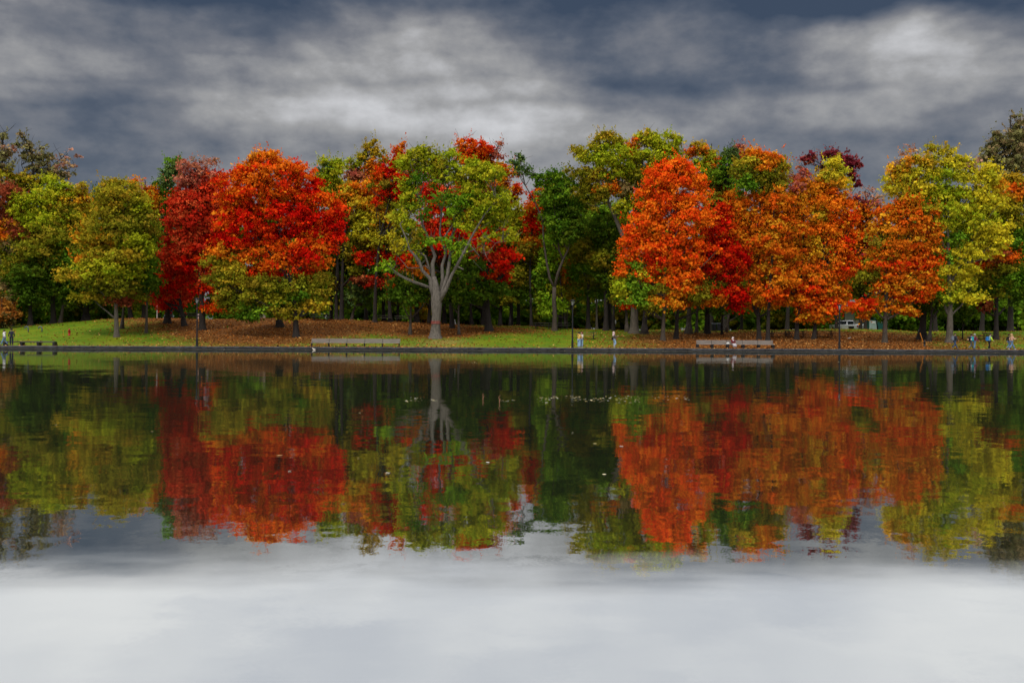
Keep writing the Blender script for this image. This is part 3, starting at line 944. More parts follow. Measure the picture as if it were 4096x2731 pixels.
# ---- the grey-trunked tree
tree('silver_maple_tree', 'big pale grey-trunked tree with many bare limbs and two red paint bands', 2,
     [(1040, 260, 60, 40, 'YG', .8), (980, 300, 90, 60, 'YG'), (1090, 330, 100, 70, 'YG', .9), (920, 330, 50, 40, 'YG', .8), (1200, 250, 60, 50, 'YG', .7), (1160, 310, 80, 50, 'OY', .6), (1000, 430, 70, 60, 'GR', .6), (1120, 430, 60, 50, 'GR', .45),
      (1340, 340, 80, 50, 'YG'), (1420, 370, 110, 60, 'YG'), (1500, 390, 90, 50, 'YG'), (1270, 380, 60, 50, 'YG', .8), (1300, 450, 70, 50, 'YG', .6), (1530, 500, 60, 50, 'YG', .8), (1330, 550, 80, 50, 'LG'), (1440, 570, 110, 60, 'YG'), (1540, 600, 90, 60, 'YG'), (1400, 640, 110, 50, 'YG'), (1230, 620, 60, 50, 'LG'), (1240, 680, 60, 40, 'YG', .8),
      (1500, 680, 90, 50, 'YG', .8), (930, 600, 60, 40, 'YG'), (960, 660, 70, 50, 'YG', .8), (890, 680, 50, 40, 'YE', .8), (1010, 560, 60, 50, 'GR', .5), (1060, 640, 50, 50, 'GR', .5), (1280, 840, 60, 40, 'LG', .9), (1270, 900, 46, 50, 'LG', .9), (1070, 800, 50, 40, 'LG', .7), (1000, 760, 60, 40, 'OL', .5), (1420, 850, 60, 26, 'OY', .4),
      (800, 970, 60, 26, 'LG', .6), (900, 830, 50, 60, 'YE', .6), (1590, 760, 50, 60, 'YG', .8), (1150, 540, 80, 70, 'GR', .5), (1180, 400, 80, 60, 'YG', .7), (960, 500, 60, 70, 'YG', .7), (930, 430, 50, 50, 'YG', .7), (980, 860, 60, 50, 'YG', .5), (1350, 700, 70, 60, 'YG', .6), (1380, 470, 90, 60, 'YG', .7), (1180, 800, 50, 40, 'LG', .5), (1450, 780, 70, 40, 'YG', .6), (1080, 250, 60, 40, 'YG', .8)],
     base=(1122, 1416), r=.6, bark='grey', limbs=60, twigs=5, dens=.85, fat=.95,
     stems=[([(1122, 1416), (1126, 1340), (1130, 1270), (1130, 1190), (1128, 1140), (1122, 1090), (1112, 1030)], (.60, .54, .56, .68, .62, .46, .30)),
            ([(1120, 1180, -.1), (1098, 1100, -.2), (1090, 1040, -.3), (1040, 990, -.5), (1022, 930, -.7), (960, 860, -1), (940, 790, -1.2), (900, 700, -1.5)], (.32, .06)),
            ([(1125, 1160, .2), (1110, 1040), (1105, 950), (1120, 900), (1090, 820), (1040, 700), (1020, 560), (1000, 420), (990, 300)], (.33, .045)),
            ([(1150, 1160, .3), (1170, 1050, .4), (1165, 960, .4), (1190, 880, .4), (1150, 760, .5), (1160, 620, .6), (1200, 480, .7), (1210, 300, .8)], (.28, .045)),
            ([(1140, 1215), (1170, 1120), (1200, 1020, .3), (1215, 900, .4), (1230, 760, .6), (1290, 620, .9), (1320, 480, 1), (1350, 360, 1)], (.33, .045)),
            ([(1145, 1190, -.2), (1190, 1110, -.3), (1230, 1010, -.4), (1262, 965, -.5), (1300, 985, -.7)], (.30, .08)),
            ([(1245, 985, -.5), (1300, 880, -.8), (1360, 760, -1), (1430, 640, -1.3), (1500, 560, -1.5)], (.2, .05)),
            ([(1218, 880), (1180, 780), (1240, 690), (1350, 680), (1450, 650)], (.15, .04)),
            ([(1095, 1010), (1060, 900), (1000, 860), (900, 865), (850, 850)], (.16, .03)),
            ([(1350, 800, -1), (1430, 780, -1.2), (1500, 820, -1.3), (1440, 900, -1.4), (1500, 990, -1.5)], (.04, .015)),
            ([(1330, 820, -1), (1400, 900, -1.1), (1360, 930, -1.2), (1420, 990, -1.3)], (.035, .015)),
            ([(1098, 1000), (1060, 960), (1020, 975), (950, 975), (870, 880), (890, 950)], (.09, .02))])
# ---- red maples behind the grey trunk
tree('maple_tree', 'tall orange-red maple rising behind the upper right of the grey-trunked tree', 2,
     [(1350, 190, 40, 26, 'RO', .9), (1320, 230, 70, 40, 'RO'), (1430, 240, 90, 50, 'RO', .9), (1280, 270, 50, 40, 'OB', .8), (1500, 260, 50, 50, 'PK', .5), (1350, 310, 100, 50, 'RO'), (1470, 330, 100, 50, 'OB'), (1560, 380, 50, 60, 'OB', .8), (1540, 460, 60, 60, 'OB', .8), (1380, 480, 90, 50, 'PK', .7), (1450, 470, 90, 60, 'OB', .7), (1420, 520, 60, 40, 'RD', .8)],
     Y=127, bx=1430, r=.36, limbs=34, twigs=2)
tree('maple_tree', 'deep red maple seen through the bare limbs of the grey-trunked tree', 2,
     [(1010, 380, 60, 50, 'RD', .8), (1140, 380, 60, 50, 'PK', .7), (1100, 480, 90, 60, 'RD', .9), (1200, 500, 80, 60, 'CR', .9), (1130, 570, 110, 60, 'RD', .9), (1040, 500, 60, 60, 'CR', .6), (1200, 660, 110, 60, 'RD'), (1090, 680, 90, 50, 'CR', .8), (1250, 760, 110, 60, 'RD'), (1130, 770, 90, 50, 'RD'), (1320, 820, 80, 50, 'RD'), (1180, 850, 100, 50, 'RD'), (1060, 850, 80, 50, 'DG'), (1010, 930, 70, 60, 'DG'), (960, 920, 40, 50, 'RD')],
     base=(1230, 1322), Y=121, r=.28, limbs=26)
tree('maple_tree', 'red maple with low boughs and a thick leaning trunk right of the grey trunk', 2,
     [(1430, 720, 80, 40, 'RD'), (1510, 730, 70, 40, 'RD'), (1480, 800, 110, 45, 'RD'), (1400, 830, 80, 45, 'RD'), (1560, 880, 70, 40, 'RD'), (1450, 900, 110, 45, 'CR'), (1540, 960, 80, 45, 'RD'), (1400, 970, 90, 45, 'DG'), (1500, 1040, 90, 36, 'RD'), (1300, 1100, 70, 26, 'RO'), (1420, 1080, 110, 45, 'DG'), (1530, 1110, 80, 45, 'DG'), (1250, 1120, 40, 20, 'RD'), (1440, 1150, 100, 40, 'DG')],
     base=(1460, 1368), r=.46, limbs=24, stems=[([(1462, 1368), (1450, 1240), (1448, 1120), (1455, 950), (1470, 780)], .46)])
tree('maple_tree', 'dark crowned tree with a slim pale trunk in the sun left of the grey trunk', 2,
     [(980, 1050, 110, 70, 'DG'), (900, 1100, 80, 60, 'DG'), (1040, 1120, 80, 60, 'DG'), (940, 1160, 100, 50, 'DG'), (1010, 1010, 60, 50, 'OB')], base=(966, 1392), r=.19, bark='brown')
tree('maple_tree', 'dark crowned tree with a slim pale trunk just right of the grey trunk', 2,
     [(1260, 1040, 90, 60, 'DG'), (1200, 1100, 70, 50, 'DG'), (1310, 1130, 80, 50, 'DG'), (1260, 1170, 80, 36, 'DG')], base=(1273, 1393), r=.16, bark='brown')
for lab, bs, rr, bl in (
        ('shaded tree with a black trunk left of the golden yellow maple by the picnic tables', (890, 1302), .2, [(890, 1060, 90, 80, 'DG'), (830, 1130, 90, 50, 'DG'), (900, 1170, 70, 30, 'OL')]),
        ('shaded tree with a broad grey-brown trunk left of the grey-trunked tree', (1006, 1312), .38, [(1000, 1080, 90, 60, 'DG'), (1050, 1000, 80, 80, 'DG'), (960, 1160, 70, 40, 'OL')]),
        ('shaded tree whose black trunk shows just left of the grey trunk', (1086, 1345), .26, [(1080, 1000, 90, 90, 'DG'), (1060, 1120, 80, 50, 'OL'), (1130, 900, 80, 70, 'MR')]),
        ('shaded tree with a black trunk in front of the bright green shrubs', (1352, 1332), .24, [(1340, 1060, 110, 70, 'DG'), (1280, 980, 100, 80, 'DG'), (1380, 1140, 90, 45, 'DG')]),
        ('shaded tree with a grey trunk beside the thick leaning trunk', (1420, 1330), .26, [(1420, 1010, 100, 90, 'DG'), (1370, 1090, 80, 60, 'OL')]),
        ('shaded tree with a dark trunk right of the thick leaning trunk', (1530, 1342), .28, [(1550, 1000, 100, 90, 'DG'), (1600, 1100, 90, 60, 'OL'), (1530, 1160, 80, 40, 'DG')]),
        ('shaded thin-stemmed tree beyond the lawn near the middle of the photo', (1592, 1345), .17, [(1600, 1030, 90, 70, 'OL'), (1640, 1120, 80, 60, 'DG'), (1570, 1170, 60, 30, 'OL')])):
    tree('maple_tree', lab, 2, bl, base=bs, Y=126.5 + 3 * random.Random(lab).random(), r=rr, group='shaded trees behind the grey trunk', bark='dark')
tree('crab_apple_tree', 'small gnarled tree with a curved leaning trunk and thin grey-green leaves', 2,
     [(640, 1080, 80, 40, 'BG', .5), (600, 1140, 70, 40, 'BG', .45), (690, 1130, 70, 50, 'BG', .5), (640, 1180, 90, 40, 'BG', .4), (700, 1200, 40, 60, 'GR', .5)], base=(600, 1302), Y=128, r=.2, bark='brown', twigs=4, limbs=20,
     stems=[([(598, 1302), (606, 1260), (622, 1215), (650, 1195), (690, 1160)], (.2, .07)), ([(618, 1225), (600, 1190), (585, 1130)], (.1, .03)), ([(635, 1205), (650, 1130), (640, 1060)], (.1, .03))])
# ---- middle
tree('poplar_tree', 'yellow and orange tree filling the gap between the grey-trunked and the two-limbed tree', 3,
     [(-10, 560, 50, 60, 'YO', .8), (50, 620, 60, 50, 'YE', .8), (20, 700, 90, 60, 'YG'), (60, 780, 70, 60, 'YG'), (30, 860, 90, 50, 'OB'), (80, 930, 70, 50, 'OL'), (30, 990, 90, 60, 'OL'), (-20, 900, 50, 60, 'RD'), (20, 480, 50, 40, 'RO', .7), (20, 1080, 80, 60, 'DG')], Y=130, bx=40, r=.25)
tree('maple_tree', 'small scarlet and orange maple behind the left limb of the two-limbed green tree', 3,
     [(150, 530, 50, 40, 'RO', .8), (130, 590, 60, 40, 'RO'), (120, 660, 50, 40, 'RO'), (140, 725, 50, 36, 'RD'), (120, 800, 60, 50, 'OB'), (100, 870, 60, 50, 'OL')], Y=127, bx=120, r=.2)
tree('maple_tree', 'green tree forking into two long limbs, scarred trunk left of the middle lamp post', 3,
     [(45, 280, 22, 34, 'BG', .7), (40, 340, 40, 40, 'BG', .7), (110, 370, 36, 36, 'BG', .7), (250, 385, 40, 30, 'GR', .8), (180, 430, 50, 40, 'GR', .8), (270, 440, 70, 50, 'GR'), (210, 510, 80, 60, 'GR'), (310, 520, 80, 60, 'GR'), (360, 440, 50, 50, 'GR', .7), (260, 600, 90, 60, 'GR'), (360, 620, 90, 70, 'DG'), (420, 560, 50, 60, 'GR'),
      (300, 700, 90, 60, 'GR'), (400, 720, 80, 60, 'DG'), (230, 680, 50, 50, 'GR', .8), (340, 790, 90, 50, 'DG'), (260, 780, 60, 40, 'LG', .8)],
     base=(266, 1368), r=.31, bark='brown', limbs=30, twigs=1,
     stems=[([(265, 1368), (268, 1270), (262, 1180), (264, 1095)], (.32, .25)), ([(264, 1100), (235, 1040), (215, 940), (195, 800), (190, 680), (140, 560), (80, 460), (45, 300)], (.19, .04)), ([(266, 1100), (285, 1010), (320, 920), (350, 860), (360, 780), (380, 640)], (.22, .06)), ([(318, 925), (295, 870), (270, 720), (260, 560), (250, 420)], (.15, .04))])
tree('maple_tree', 'bright lime green young tree behind the two-limbed tree and its picnic table', 3,
     [(220, 800, 40, 50, 'LG', .8), (240, 880, 60, 60, 'LG'), (210, 960, 50, 60, 'LG'), (230, 1180, 60, 60, 'LG'), (200, 1250, 40, 36, 'LG'), (290, 1210, 60, 50, 'LG', .8), (210, 1060, 50, 60, 'GR'), (260, 1120, 50, 40, 'YG')], Y=126, bx=340, r=.16)
tree('maple_tree', 'bronze and olive tree behind the middle lamp post', 3,
     [(350, 980, 60, 36, 'OB'), (330, 1050, 60, 45, 'OB'), (390, 1040, 80, 60, 'OL'), (440, 940, 90, 70, 'OL'), (360, 1130, 70, 45, 'OY'), (430, 1130, 80, 50, 'GR'), (320, 900, 50, 50, 'YG')], base=(335, 1345), Y=130, r=.22, bark='brown')
tree('silver_maple_tree', 'tallest tree, olive-yellow with a pale leaning trunk behind the orange maple', 3,
     [(590, 150, 50, 36, 'OY', .8), (640, 190, 60, 50, 'OY'), (520, 190, 40, 40, 'OY', .7), (410, 240, 50, 40, 'OY', .8), (480, 280, 70, 50, 'YG', .8), (560, 270, 90, 70, 'YG'), (840, 130, 50, 36, 'OY', .8), (820, 190, 70, 50, 'YG'), (900, 170, 60, 50, 'YG', .9), (1010, 170, 50, 40, 'OY', .7), (960, 230, 80, 60, 'YG'), (720, 230, 80, 50, 'OB', .7), (700, 300, 130, 70, 'YG'), (870, 300, 130, 70, 'YG'),
      (1010, 290, 70, 60, 'YG'), (600, 360, 110, 70, 'YG'), (440, 380, 80, 50, 'OL', .8), (500, 420, 80, 50, 'OY', .9), (720, 400, 120, 70, 'YG'), (850, 400, 110, 80, 'OL'), (620, 470, 80, 60, 'OB', .6), (720, 490, 100, 60, 'BR', .8), (560, 510, 80, 60, 'OL', .8), (690, 580, 60, 60, 'YG', .9), (720, 650, 60, 50, 'YG', .8), (480, 500, 70, 60, 'OL'), (780, 580, 60, 60, 'OL')],
     base=(765, 1385), r=.55, bark='pale', limbs=44, twigs=1, fat=.7,
     stems=[([(765, 1385), (768, 1250), (762, 1080), (720, 880), (690, 770), (640, 650), (590, 540), (560, 420), (540, 280)], (.55, .08)), ([(640, 650), (520, 400), (500, 280)], (.14, .03)), ([(720, 880), (760, 650), (800, 420), (830, 220)], (.3, .05)), ([(600, 560), (520, 590), (460, 570)], (.1, .03))])
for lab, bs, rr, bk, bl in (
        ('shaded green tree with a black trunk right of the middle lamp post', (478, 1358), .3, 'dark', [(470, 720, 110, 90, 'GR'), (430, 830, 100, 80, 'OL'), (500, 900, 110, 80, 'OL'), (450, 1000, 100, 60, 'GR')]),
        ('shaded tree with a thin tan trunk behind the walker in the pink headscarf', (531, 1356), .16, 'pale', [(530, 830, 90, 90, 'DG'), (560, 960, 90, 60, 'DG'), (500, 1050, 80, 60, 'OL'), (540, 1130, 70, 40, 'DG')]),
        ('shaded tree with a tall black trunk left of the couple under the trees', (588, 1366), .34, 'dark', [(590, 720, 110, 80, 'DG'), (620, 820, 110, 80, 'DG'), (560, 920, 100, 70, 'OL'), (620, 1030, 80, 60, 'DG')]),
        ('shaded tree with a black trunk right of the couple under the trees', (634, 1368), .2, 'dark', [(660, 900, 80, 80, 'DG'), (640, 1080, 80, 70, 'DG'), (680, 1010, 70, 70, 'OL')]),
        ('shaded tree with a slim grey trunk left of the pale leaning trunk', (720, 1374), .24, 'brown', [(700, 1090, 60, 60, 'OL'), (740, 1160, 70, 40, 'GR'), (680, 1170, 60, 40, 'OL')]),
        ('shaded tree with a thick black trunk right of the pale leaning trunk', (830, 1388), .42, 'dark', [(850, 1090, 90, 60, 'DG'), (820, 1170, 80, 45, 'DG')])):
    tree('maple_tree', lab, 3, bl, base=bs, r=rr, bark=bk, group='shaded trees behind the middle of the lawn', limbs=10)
tree('maple_tree', 'glowing orange maple with a rounded pointed crown left of the deep red maple', 3,
     [(1010, 320, 90, 36, 'OD'), (960, 360, 100, 40, 'OD'), (1080, 370, 110, 45, 'OD'), (930, 430, 110, 45, 'OD'), (1050, 440, 130, 50, 'OD'), (1150, 440, 70, 60, 'OD'), (880, 510, 110, 45, 'OD'), (1000, 530, 140, 50, 'OD'), (1130, 540, 110, 55, 'OD'), (850, 590, 110, 40, 'OD'), (970, 620, 140, 50, 'OD'), (1110, 630, 130, 50, 'OD'), (1210, 660, 60, 60, 'OD'),
      (820, 670, 100, 40, 'OD'), (940, 700, 130, 45, 'OD'), (1080, 720, 140, 50, 'OD'), (780, 740, 80, 40, 'OD'), (880, 770, 130, 45, 'OD'), (1010, 800, 130, 50, 'OD'), (760, 820, 80, 40, 'OD'), (1140, 830, 110, 50, 'RO'), (860, 850, 130, 45, 'OD'), (1000, 880, 130, 45, 'OD'), (740, 890, 55, 36, 'OD'),
      (900, 930, 110, 40, 'RO'), (1080, 930, 110, 45, 'RO'), (770, 950, 90, 36, 'GR'), (1150, 900, 70, 50, 'RO'), (690, 1010, 60, 20, 'OD'), (800, 1010, 90, 36, 'YG'), (960, 990, 110, 40, 'RO'), (1090, 1020, 110, 40, 'OD'), (860, 1050, 90, 36, 'OD'), (740, 1070, 80, 36, 'GR'), (1000, 1060, 80, 36, 'RO'), 
      (690, 1130, 60, 26, 'YG'), (810, 1120, 90, 40, 'GR'), (930, 1120, 90, 36, 'OL'), (1060, 1110, 90, 40, 'OB'), (770, 1190, 90, 36, 'GR'), (900, 1170, 60, 30, 'OB'), (720, 1210, 40, 14, 'RO'), (1150, 1130, 90, 45, 'OL'), (700, 950, 50, 40, 'OD'), (720, 800, 40, 50, 'OD'), (690, 1080, 50, 40, 'YG'), (860, 1220, 90, 30, 'OL'), (980, 1200, 90, 30, 'OB')],
     base=(946, 1432), r=.25, bark='brown', limbs=30, fat=.75, dens=1.2, stems=[([(946, 1432), (950, 1300), (952, 1150), (960, 950), (990, 700), (1020, 400)], .26)])
tree('maple_tree', 'olive and bronze understorey maple with a dark trunk beneath the orange maple', 3,
     [(1090, 1080, 90, 45, 'OB'), (1180, 1110, 100, 45, 'OB'), (1120, 1170, 90, 36, 'OL'), (1230, 1180, 60, 36, 'OB'), (1060, 1190, 60, 26, 'OB')], base=(1030, 1420), r=.26, limbs=12,
     stems=[([(1030, 1420), (1035, 1300), (1045, 1180), (1080, 1050)], (.27, .1)), ([(1046, 1260), (1100, 1230), (1150, 1205)], (.09, .04))])
tree('maple_tree', 'deep red maple pressed against the right side of the glowing orange maple', 3,
     [(1320, 610, 50, 30, 'RD'), (1310, 670, 60, 45, 'RD'), (1270, 740, 60, 50, 'RD'), (1340, 730, 50, 36, 'RO'), (1290, 820, 90, 45, 'RD'), (1370, 870, 80, 36, 'RD'), (1250, 890, 80, 50, 'RD'), (1230, 960, 80, 50, 'RD'), (1190, 870, 50, 40, 'RO'), (1400, 900, 80, 50, 'RD'), (1340, 930, 110, 45, 'RD'), (1420, 960, 60, 36, 'RD'), (1330, 1000, 110, 40, 'RD'), (1280, 960, 60, 45, 'RO'), (1380, 1040, 60, 30, 'RD'),
      (1350, 1140, 70, 40, 'RD'), (1420, 1150, 70, 45, 'RD'), (1410, 1215, 36, 26, 'RD'), (1260, 1090, 60, 40, 'OL'), (1270, 1170, 60, 40, 'OB')], base=(1225, 1388), r=.36, limbs=22, dy=-8.0, dens=1.3,
     stems=[([(1225, 1388), (1225, 1260), (1220, 1150), (1240, 1000), (1290, 800), (1310, 640)], .36), ([(1222, 1180), (1280, 1135), (1350, 1120)], (.14, .05))])
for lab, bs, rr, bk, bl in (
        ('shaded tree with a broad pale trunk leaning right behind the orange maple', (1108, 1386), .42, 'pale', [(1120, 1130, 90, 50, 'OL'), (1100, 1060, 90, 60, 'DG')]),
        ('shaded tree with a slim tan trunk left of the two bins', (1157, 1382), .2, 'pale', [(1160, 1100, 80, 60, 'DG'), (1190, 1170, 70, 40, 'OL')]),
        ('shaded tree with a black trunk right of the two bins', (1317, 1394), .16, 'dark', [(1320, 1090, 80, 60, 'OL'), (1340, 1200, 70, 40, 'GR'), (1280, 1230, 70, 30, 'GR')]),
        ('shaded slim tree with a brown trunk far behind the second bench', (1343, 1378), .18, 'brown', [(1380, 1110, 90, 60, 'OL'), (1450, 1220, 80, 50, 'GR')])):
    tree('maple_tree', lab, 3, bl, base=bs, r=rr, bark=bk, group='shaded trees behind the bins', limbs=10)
tree('poplar_tree', 'mixed green and rust tree showing over the right shoulder of the orange maple', 3,
     [(1160, 210, 50, 36, 'OY', .8), (1120, 250, 60, 40, 'OB', .7), (1240, 250, 60, 45, 'OY', .8), (1190, 310, 100, 50, 'YG'), (1280, 330, 60, 60, 'OB', .6), (1200, 390, 90, 60, 'YG'), (1280, 440, 80, 70, 'OL'), (1290, 540, 70, 70, 'OL'), (1360, 500, 60, 60, 'OB')], Y=134, bx=1250, r=.3, limbs=24)
tree('poplar_tree', 'blue-green tree with bare twigs on top left of the wide orange maple', 3,
     [(1340, 260, 40, 40, 'BG', .7), (1380, 280, 40, 40, 'BG', .7), (1350, 330, 60, 60, 'GR', .8), (1300, 400, 60, 60, 'GR'), (1400, 400, 60, 60, 'GR')], Y=131, bx=1350, r=.24, limbs=20, twigs=5)
tree('maple_tree', 'small pinkish red treetop between the blue-green and the orange tops', 3,
     [(1445, 245, 40, 30, 'PK', .8), (1440, 290, 50, 40, 'CR', .7), (1460, 350, 60, 60, 'OB')], Y=136, bx=1440, r=.2)
# ---- right part of the bank
tree('maple_tree', 'wide orange maple with greenish upper boughs behind the right end of the second bench', 3,
     [(1530, 275, 80, 36, 'OR'), (1610, 280, 80, 40, 'OR'), (1480, 320, 80, 45, 'OY'), (1580, 340, 110, 45, 'OR'), (1680, 330, 60, 50, 'OY'), (1450, 390, 70, 50, 'OL'), (1530, 410, 110, 50, 'OL'), (1640, 410, 90, 60, 'OL'), (1460, 470, 100, 50, 'GR', .8), (1590, 480, 110, 50, 'OL', .8), (1510, 550, 110, 50, 'OB', .7), (1620, 560, 80, 60, 'OB', .7),
      (1430, 560, 70, 50, 'OB', .8), (1420, 640, 90, 45, 'OB'), (1530, 650, 110, 45, 'OB', .8), (1630, 660, 80, 60, 'OB', .8), (1440, 720, 100, 45, 'OB'), (1560, 750, 120, 50, 'OB'), (1460, 800, 100, 45, 'OB'), (1630, 790, 80, 50, 'OB'), (1530, 850, 120, 45, 'OB'), (1610, 890, 90, 45, 'OB'), (1480, 920, 80, 36, 'OB'), (1560, 970, 110, 40, 'OB'), (1500, 1030, 80, 36, 'OB'), (1600, 1050, 110, 40, 'OR'),
      (1520, 1110, 90, 40, 'OR'), (1640, 1130, 90, 40, 'OR'), (1490, 1190, 70, 36, 'OB'), (1570, 1180, 80, 36, 'OR')],
     base=(1550, 1422), r=.25, limbs=44, twigs=1, fat=.75)
tree('maple_tree', 'dark-stemmed orange maple nearest to the right end of the second bench', 4,
     [(60, 560, 80, 60, 'OB', .8), (40, 700, 90, 60, 'OB'), (60, 860, 100, 50, 'OB'), (40, 980, 100, 40, 'OB'), (100, 1060, 100, 40, 'OR'), (20, 1130, 90, 40, 'RO'), (40, 1190, 70, 30, 'OB'), (0, 800, 70, 60, 'OB')], base=(0, 1432), r=.24, limbs=20)
tree('maple_tree', 'orange maple with pink upper sprays and forked dark trunk by the right lamp post', 4,
     [(200, 390, 60, 36, 'PK', .8), (170, 450, 60, 45, 'PK', .8), (240, 460, 70, 50, 'OR'), (160, 540, 80, 50, 'OB', .8), (220, 620, 80, 50, 'OR', .9), (130, 650, 70, 45, 'OB'), (200, 730, 90, 45, 'OB'), (120, 800, 80, 45, 'OB'), (210, 840, 90, 45, 'OB'), (140, 900, 90, 40, 'OB'), (220, 960, 90, 40, 'OB'), (150, 1020, 90, 40, 'OR'), (110, 1090, 90, 40, 'RO'), (210, 1110, 90, 40, 'RO'), (170, 1170, 90, 36, 'OR'), (90, 1180, 60, 26, 'OB'), (240, 1190, 70, 36, 'RO')],
     base=(180, 1424), r=.26, limbs=26, stems=[([(178, 1424), (182, 1300), (200, 1220), (202, 1120), (215, 900), (220, 650), (215, 450)], .27), ([(188, 1250), (175, 1150), (160, 1000), (140, 800)], (.14, .04)), ([(205, 1130), (250, 1020), (260, 820)], (.12, .04))])
tree('maple_tree', 'brightest orange maple with a yellow-green crest just left of the right lamp post', 4,
     [(400, 320, 50, 40, 'YE', .9), (340, 390, 50, 40, 'OY'), (440, 390, 60, 50, 'YE'), (390, 430, 90, 45, 'YO'), (480, 440, 40, 36, 'YE', .8), (310, 480, 70, 45, 'OR'), (420, 510, 100, 50, 'OR'), (330, 560, 90, 50, 'OR'), (490, 570, 60, 50, 'OR'), (400, 600, 110, 50, 'OR'), (300, 650, 80, 50, 'YO'), (430, 690, 120, 50, 'OR'), (320, 730, 100, 50, 'OR'), (500, 680, 60, 60, 'RO'), (290, 810, 80, 45, 'YO'), (410, 800, 110, 50, 'OR'),
      (500, 790, 70, 55, 'RO'), (330, 880, 100, 45, 'YO'), (460, 870, 100, 50, 'RO'), (380, 940, 110, 45, 'OR'), (510, 930, 50, 50, 'RO'), (290, 960, 80, 40, 'OB'), (470, 1000, 70, 45, 'RO'), (340, 1040, 110, 40, 'OR'), (430, 1090, 80, 36, 'OR'), (290, 1100, 90, 36, 'RO'), (380, 1150, 110, 36, 'OB'), (450, 1180, 60, 36, 'OB'), (290, 1190, 110, 40, 'RO'), (370, 1230, 90, 36, 'RO'), (270, 1250, 80, 30, 'RO'), (330, 1280, 90, 30, 'OB'), (240, 1280, 50, 26, 'OB')],
     base=(290, 1422), r=.24, limbs=36, fat=.75, stems=[([(290, 1422), (298, 1300), (305, 1180), (330, 1000), (370, 700), (395, 380)], .25)])
tree('maple_tree', 'sparse purple-red treetop showing sky behind the brightest orange maple', 4,
     [(260, 280, 30, 40, 'PU', .6), (230, 320, 50, 40, 'PK', .5), (360, 265, 50, 26, 'PU', .8), (450, 270, 60, 40, 'PU', .7), (500, 320, 60, 36, 'PU', .8), (520, 380, 50, 36, 'PU', .7), (545, 440, 36, 36, 'PU', .6), (400, 330, 90, 50, 'PU', .6), (560, 330, 20, 20, 'PU', .5)], Y=134, bx=430, r=.25, leaf=.3, clump=.4, limbs=36, twigs=2)
tree('maple_tree', 'thin purple and pink tree in the sky gap left of the rust-coloured maple', 4,
     [(640, 500, 60, 36, 'PS', .25), (690, 510, 40, 40, 'PS', .3), (590, 560, 50, 36, 'PU', .6), (650, 580, 60, 36, 'PK', .6), (600, 620, 60, 40, 'OB', .7), (600, 780, 60, 50, 'OB'), (590, 880, 50, 40, 'PU', .6), (580, 960, 60, 60, 'OL'), (600, 1050, 60, 50, 'OL')], Y=132, bx=610, r=.22, leaf=.3, limbs=30, twigs=3)
tree('maple_tree', 'rust-coloured rounded maple with low boughs right of the right lamp post', 4,
     [(880, 560, 80, 36, 'OB'), (800, 600, 90, 40, 'OB'), (940, 620, 90, 45, 'OB'), (720, 650, 80, 40, 'OB', .8), (850, 660, 110, 45, 'OB'), (1000, 690, 70, 45, 'OB'), (690, 720, 70, 45, 'OB', .7), (780, 740, 110, 45, 'OB'), (920, 750, 120, 45, 'OB'), (1020, 780, 70, 45, 'OB'), (700, 800, 90, 45, 'OL', .8), (850, 820, 120, 45, 'OB'), (980, 850, 100, 40, 'OB'), (740, 880, 100, 36, 'OB'), (870, 900, 110, 40, 'OB'), (1000, 930, 90, 40, 'RO'),
      (680, 950, 90, 40, 'OB'), (800, 960, 110, 40, 'RO'), (930, 980, 100, 40, 'RO'), (640, 1020, 90, 36, 'OL'), (760, 1030, 90, 36, 'RO'), (880, 1050, 110, 40, 'OB'), (1000, 1040, 70, 36, 'OR'), (690, 1090, 80, 30, 'OB'), (810, 1110, 100, 36, 'OB'), (960, 1100, 90, 36, 'RO'), (880, 1170, 100, 36, 'RO'), (980, 1170, 50, 30, 'RO'), (560, 1215, 80, 26, 'RO'), (640, 1200, 70, 30, 'RO'), (700, 1210, 50, 30, 'OB'), (850, 1230, 80, 30, 'OB'), (620, 1260, 50, 26, 'OR'), (900, 1250, 40, 24, 'OB')],
     base=(733, 1444), r=.27, bark='brown', limbs=40, fat=.75, stems=[([(732, 1444), (735, 1300), (740, 1180), (755, 1050), (800, 850), (850, 580)], (.28, .05)), ([(738, 1290), (765, 1260), (775, 1190), (790, 1080)], (.13, .05)), ([(742, 1200), (725, 1100), (700, 950)], (.1, .04))])
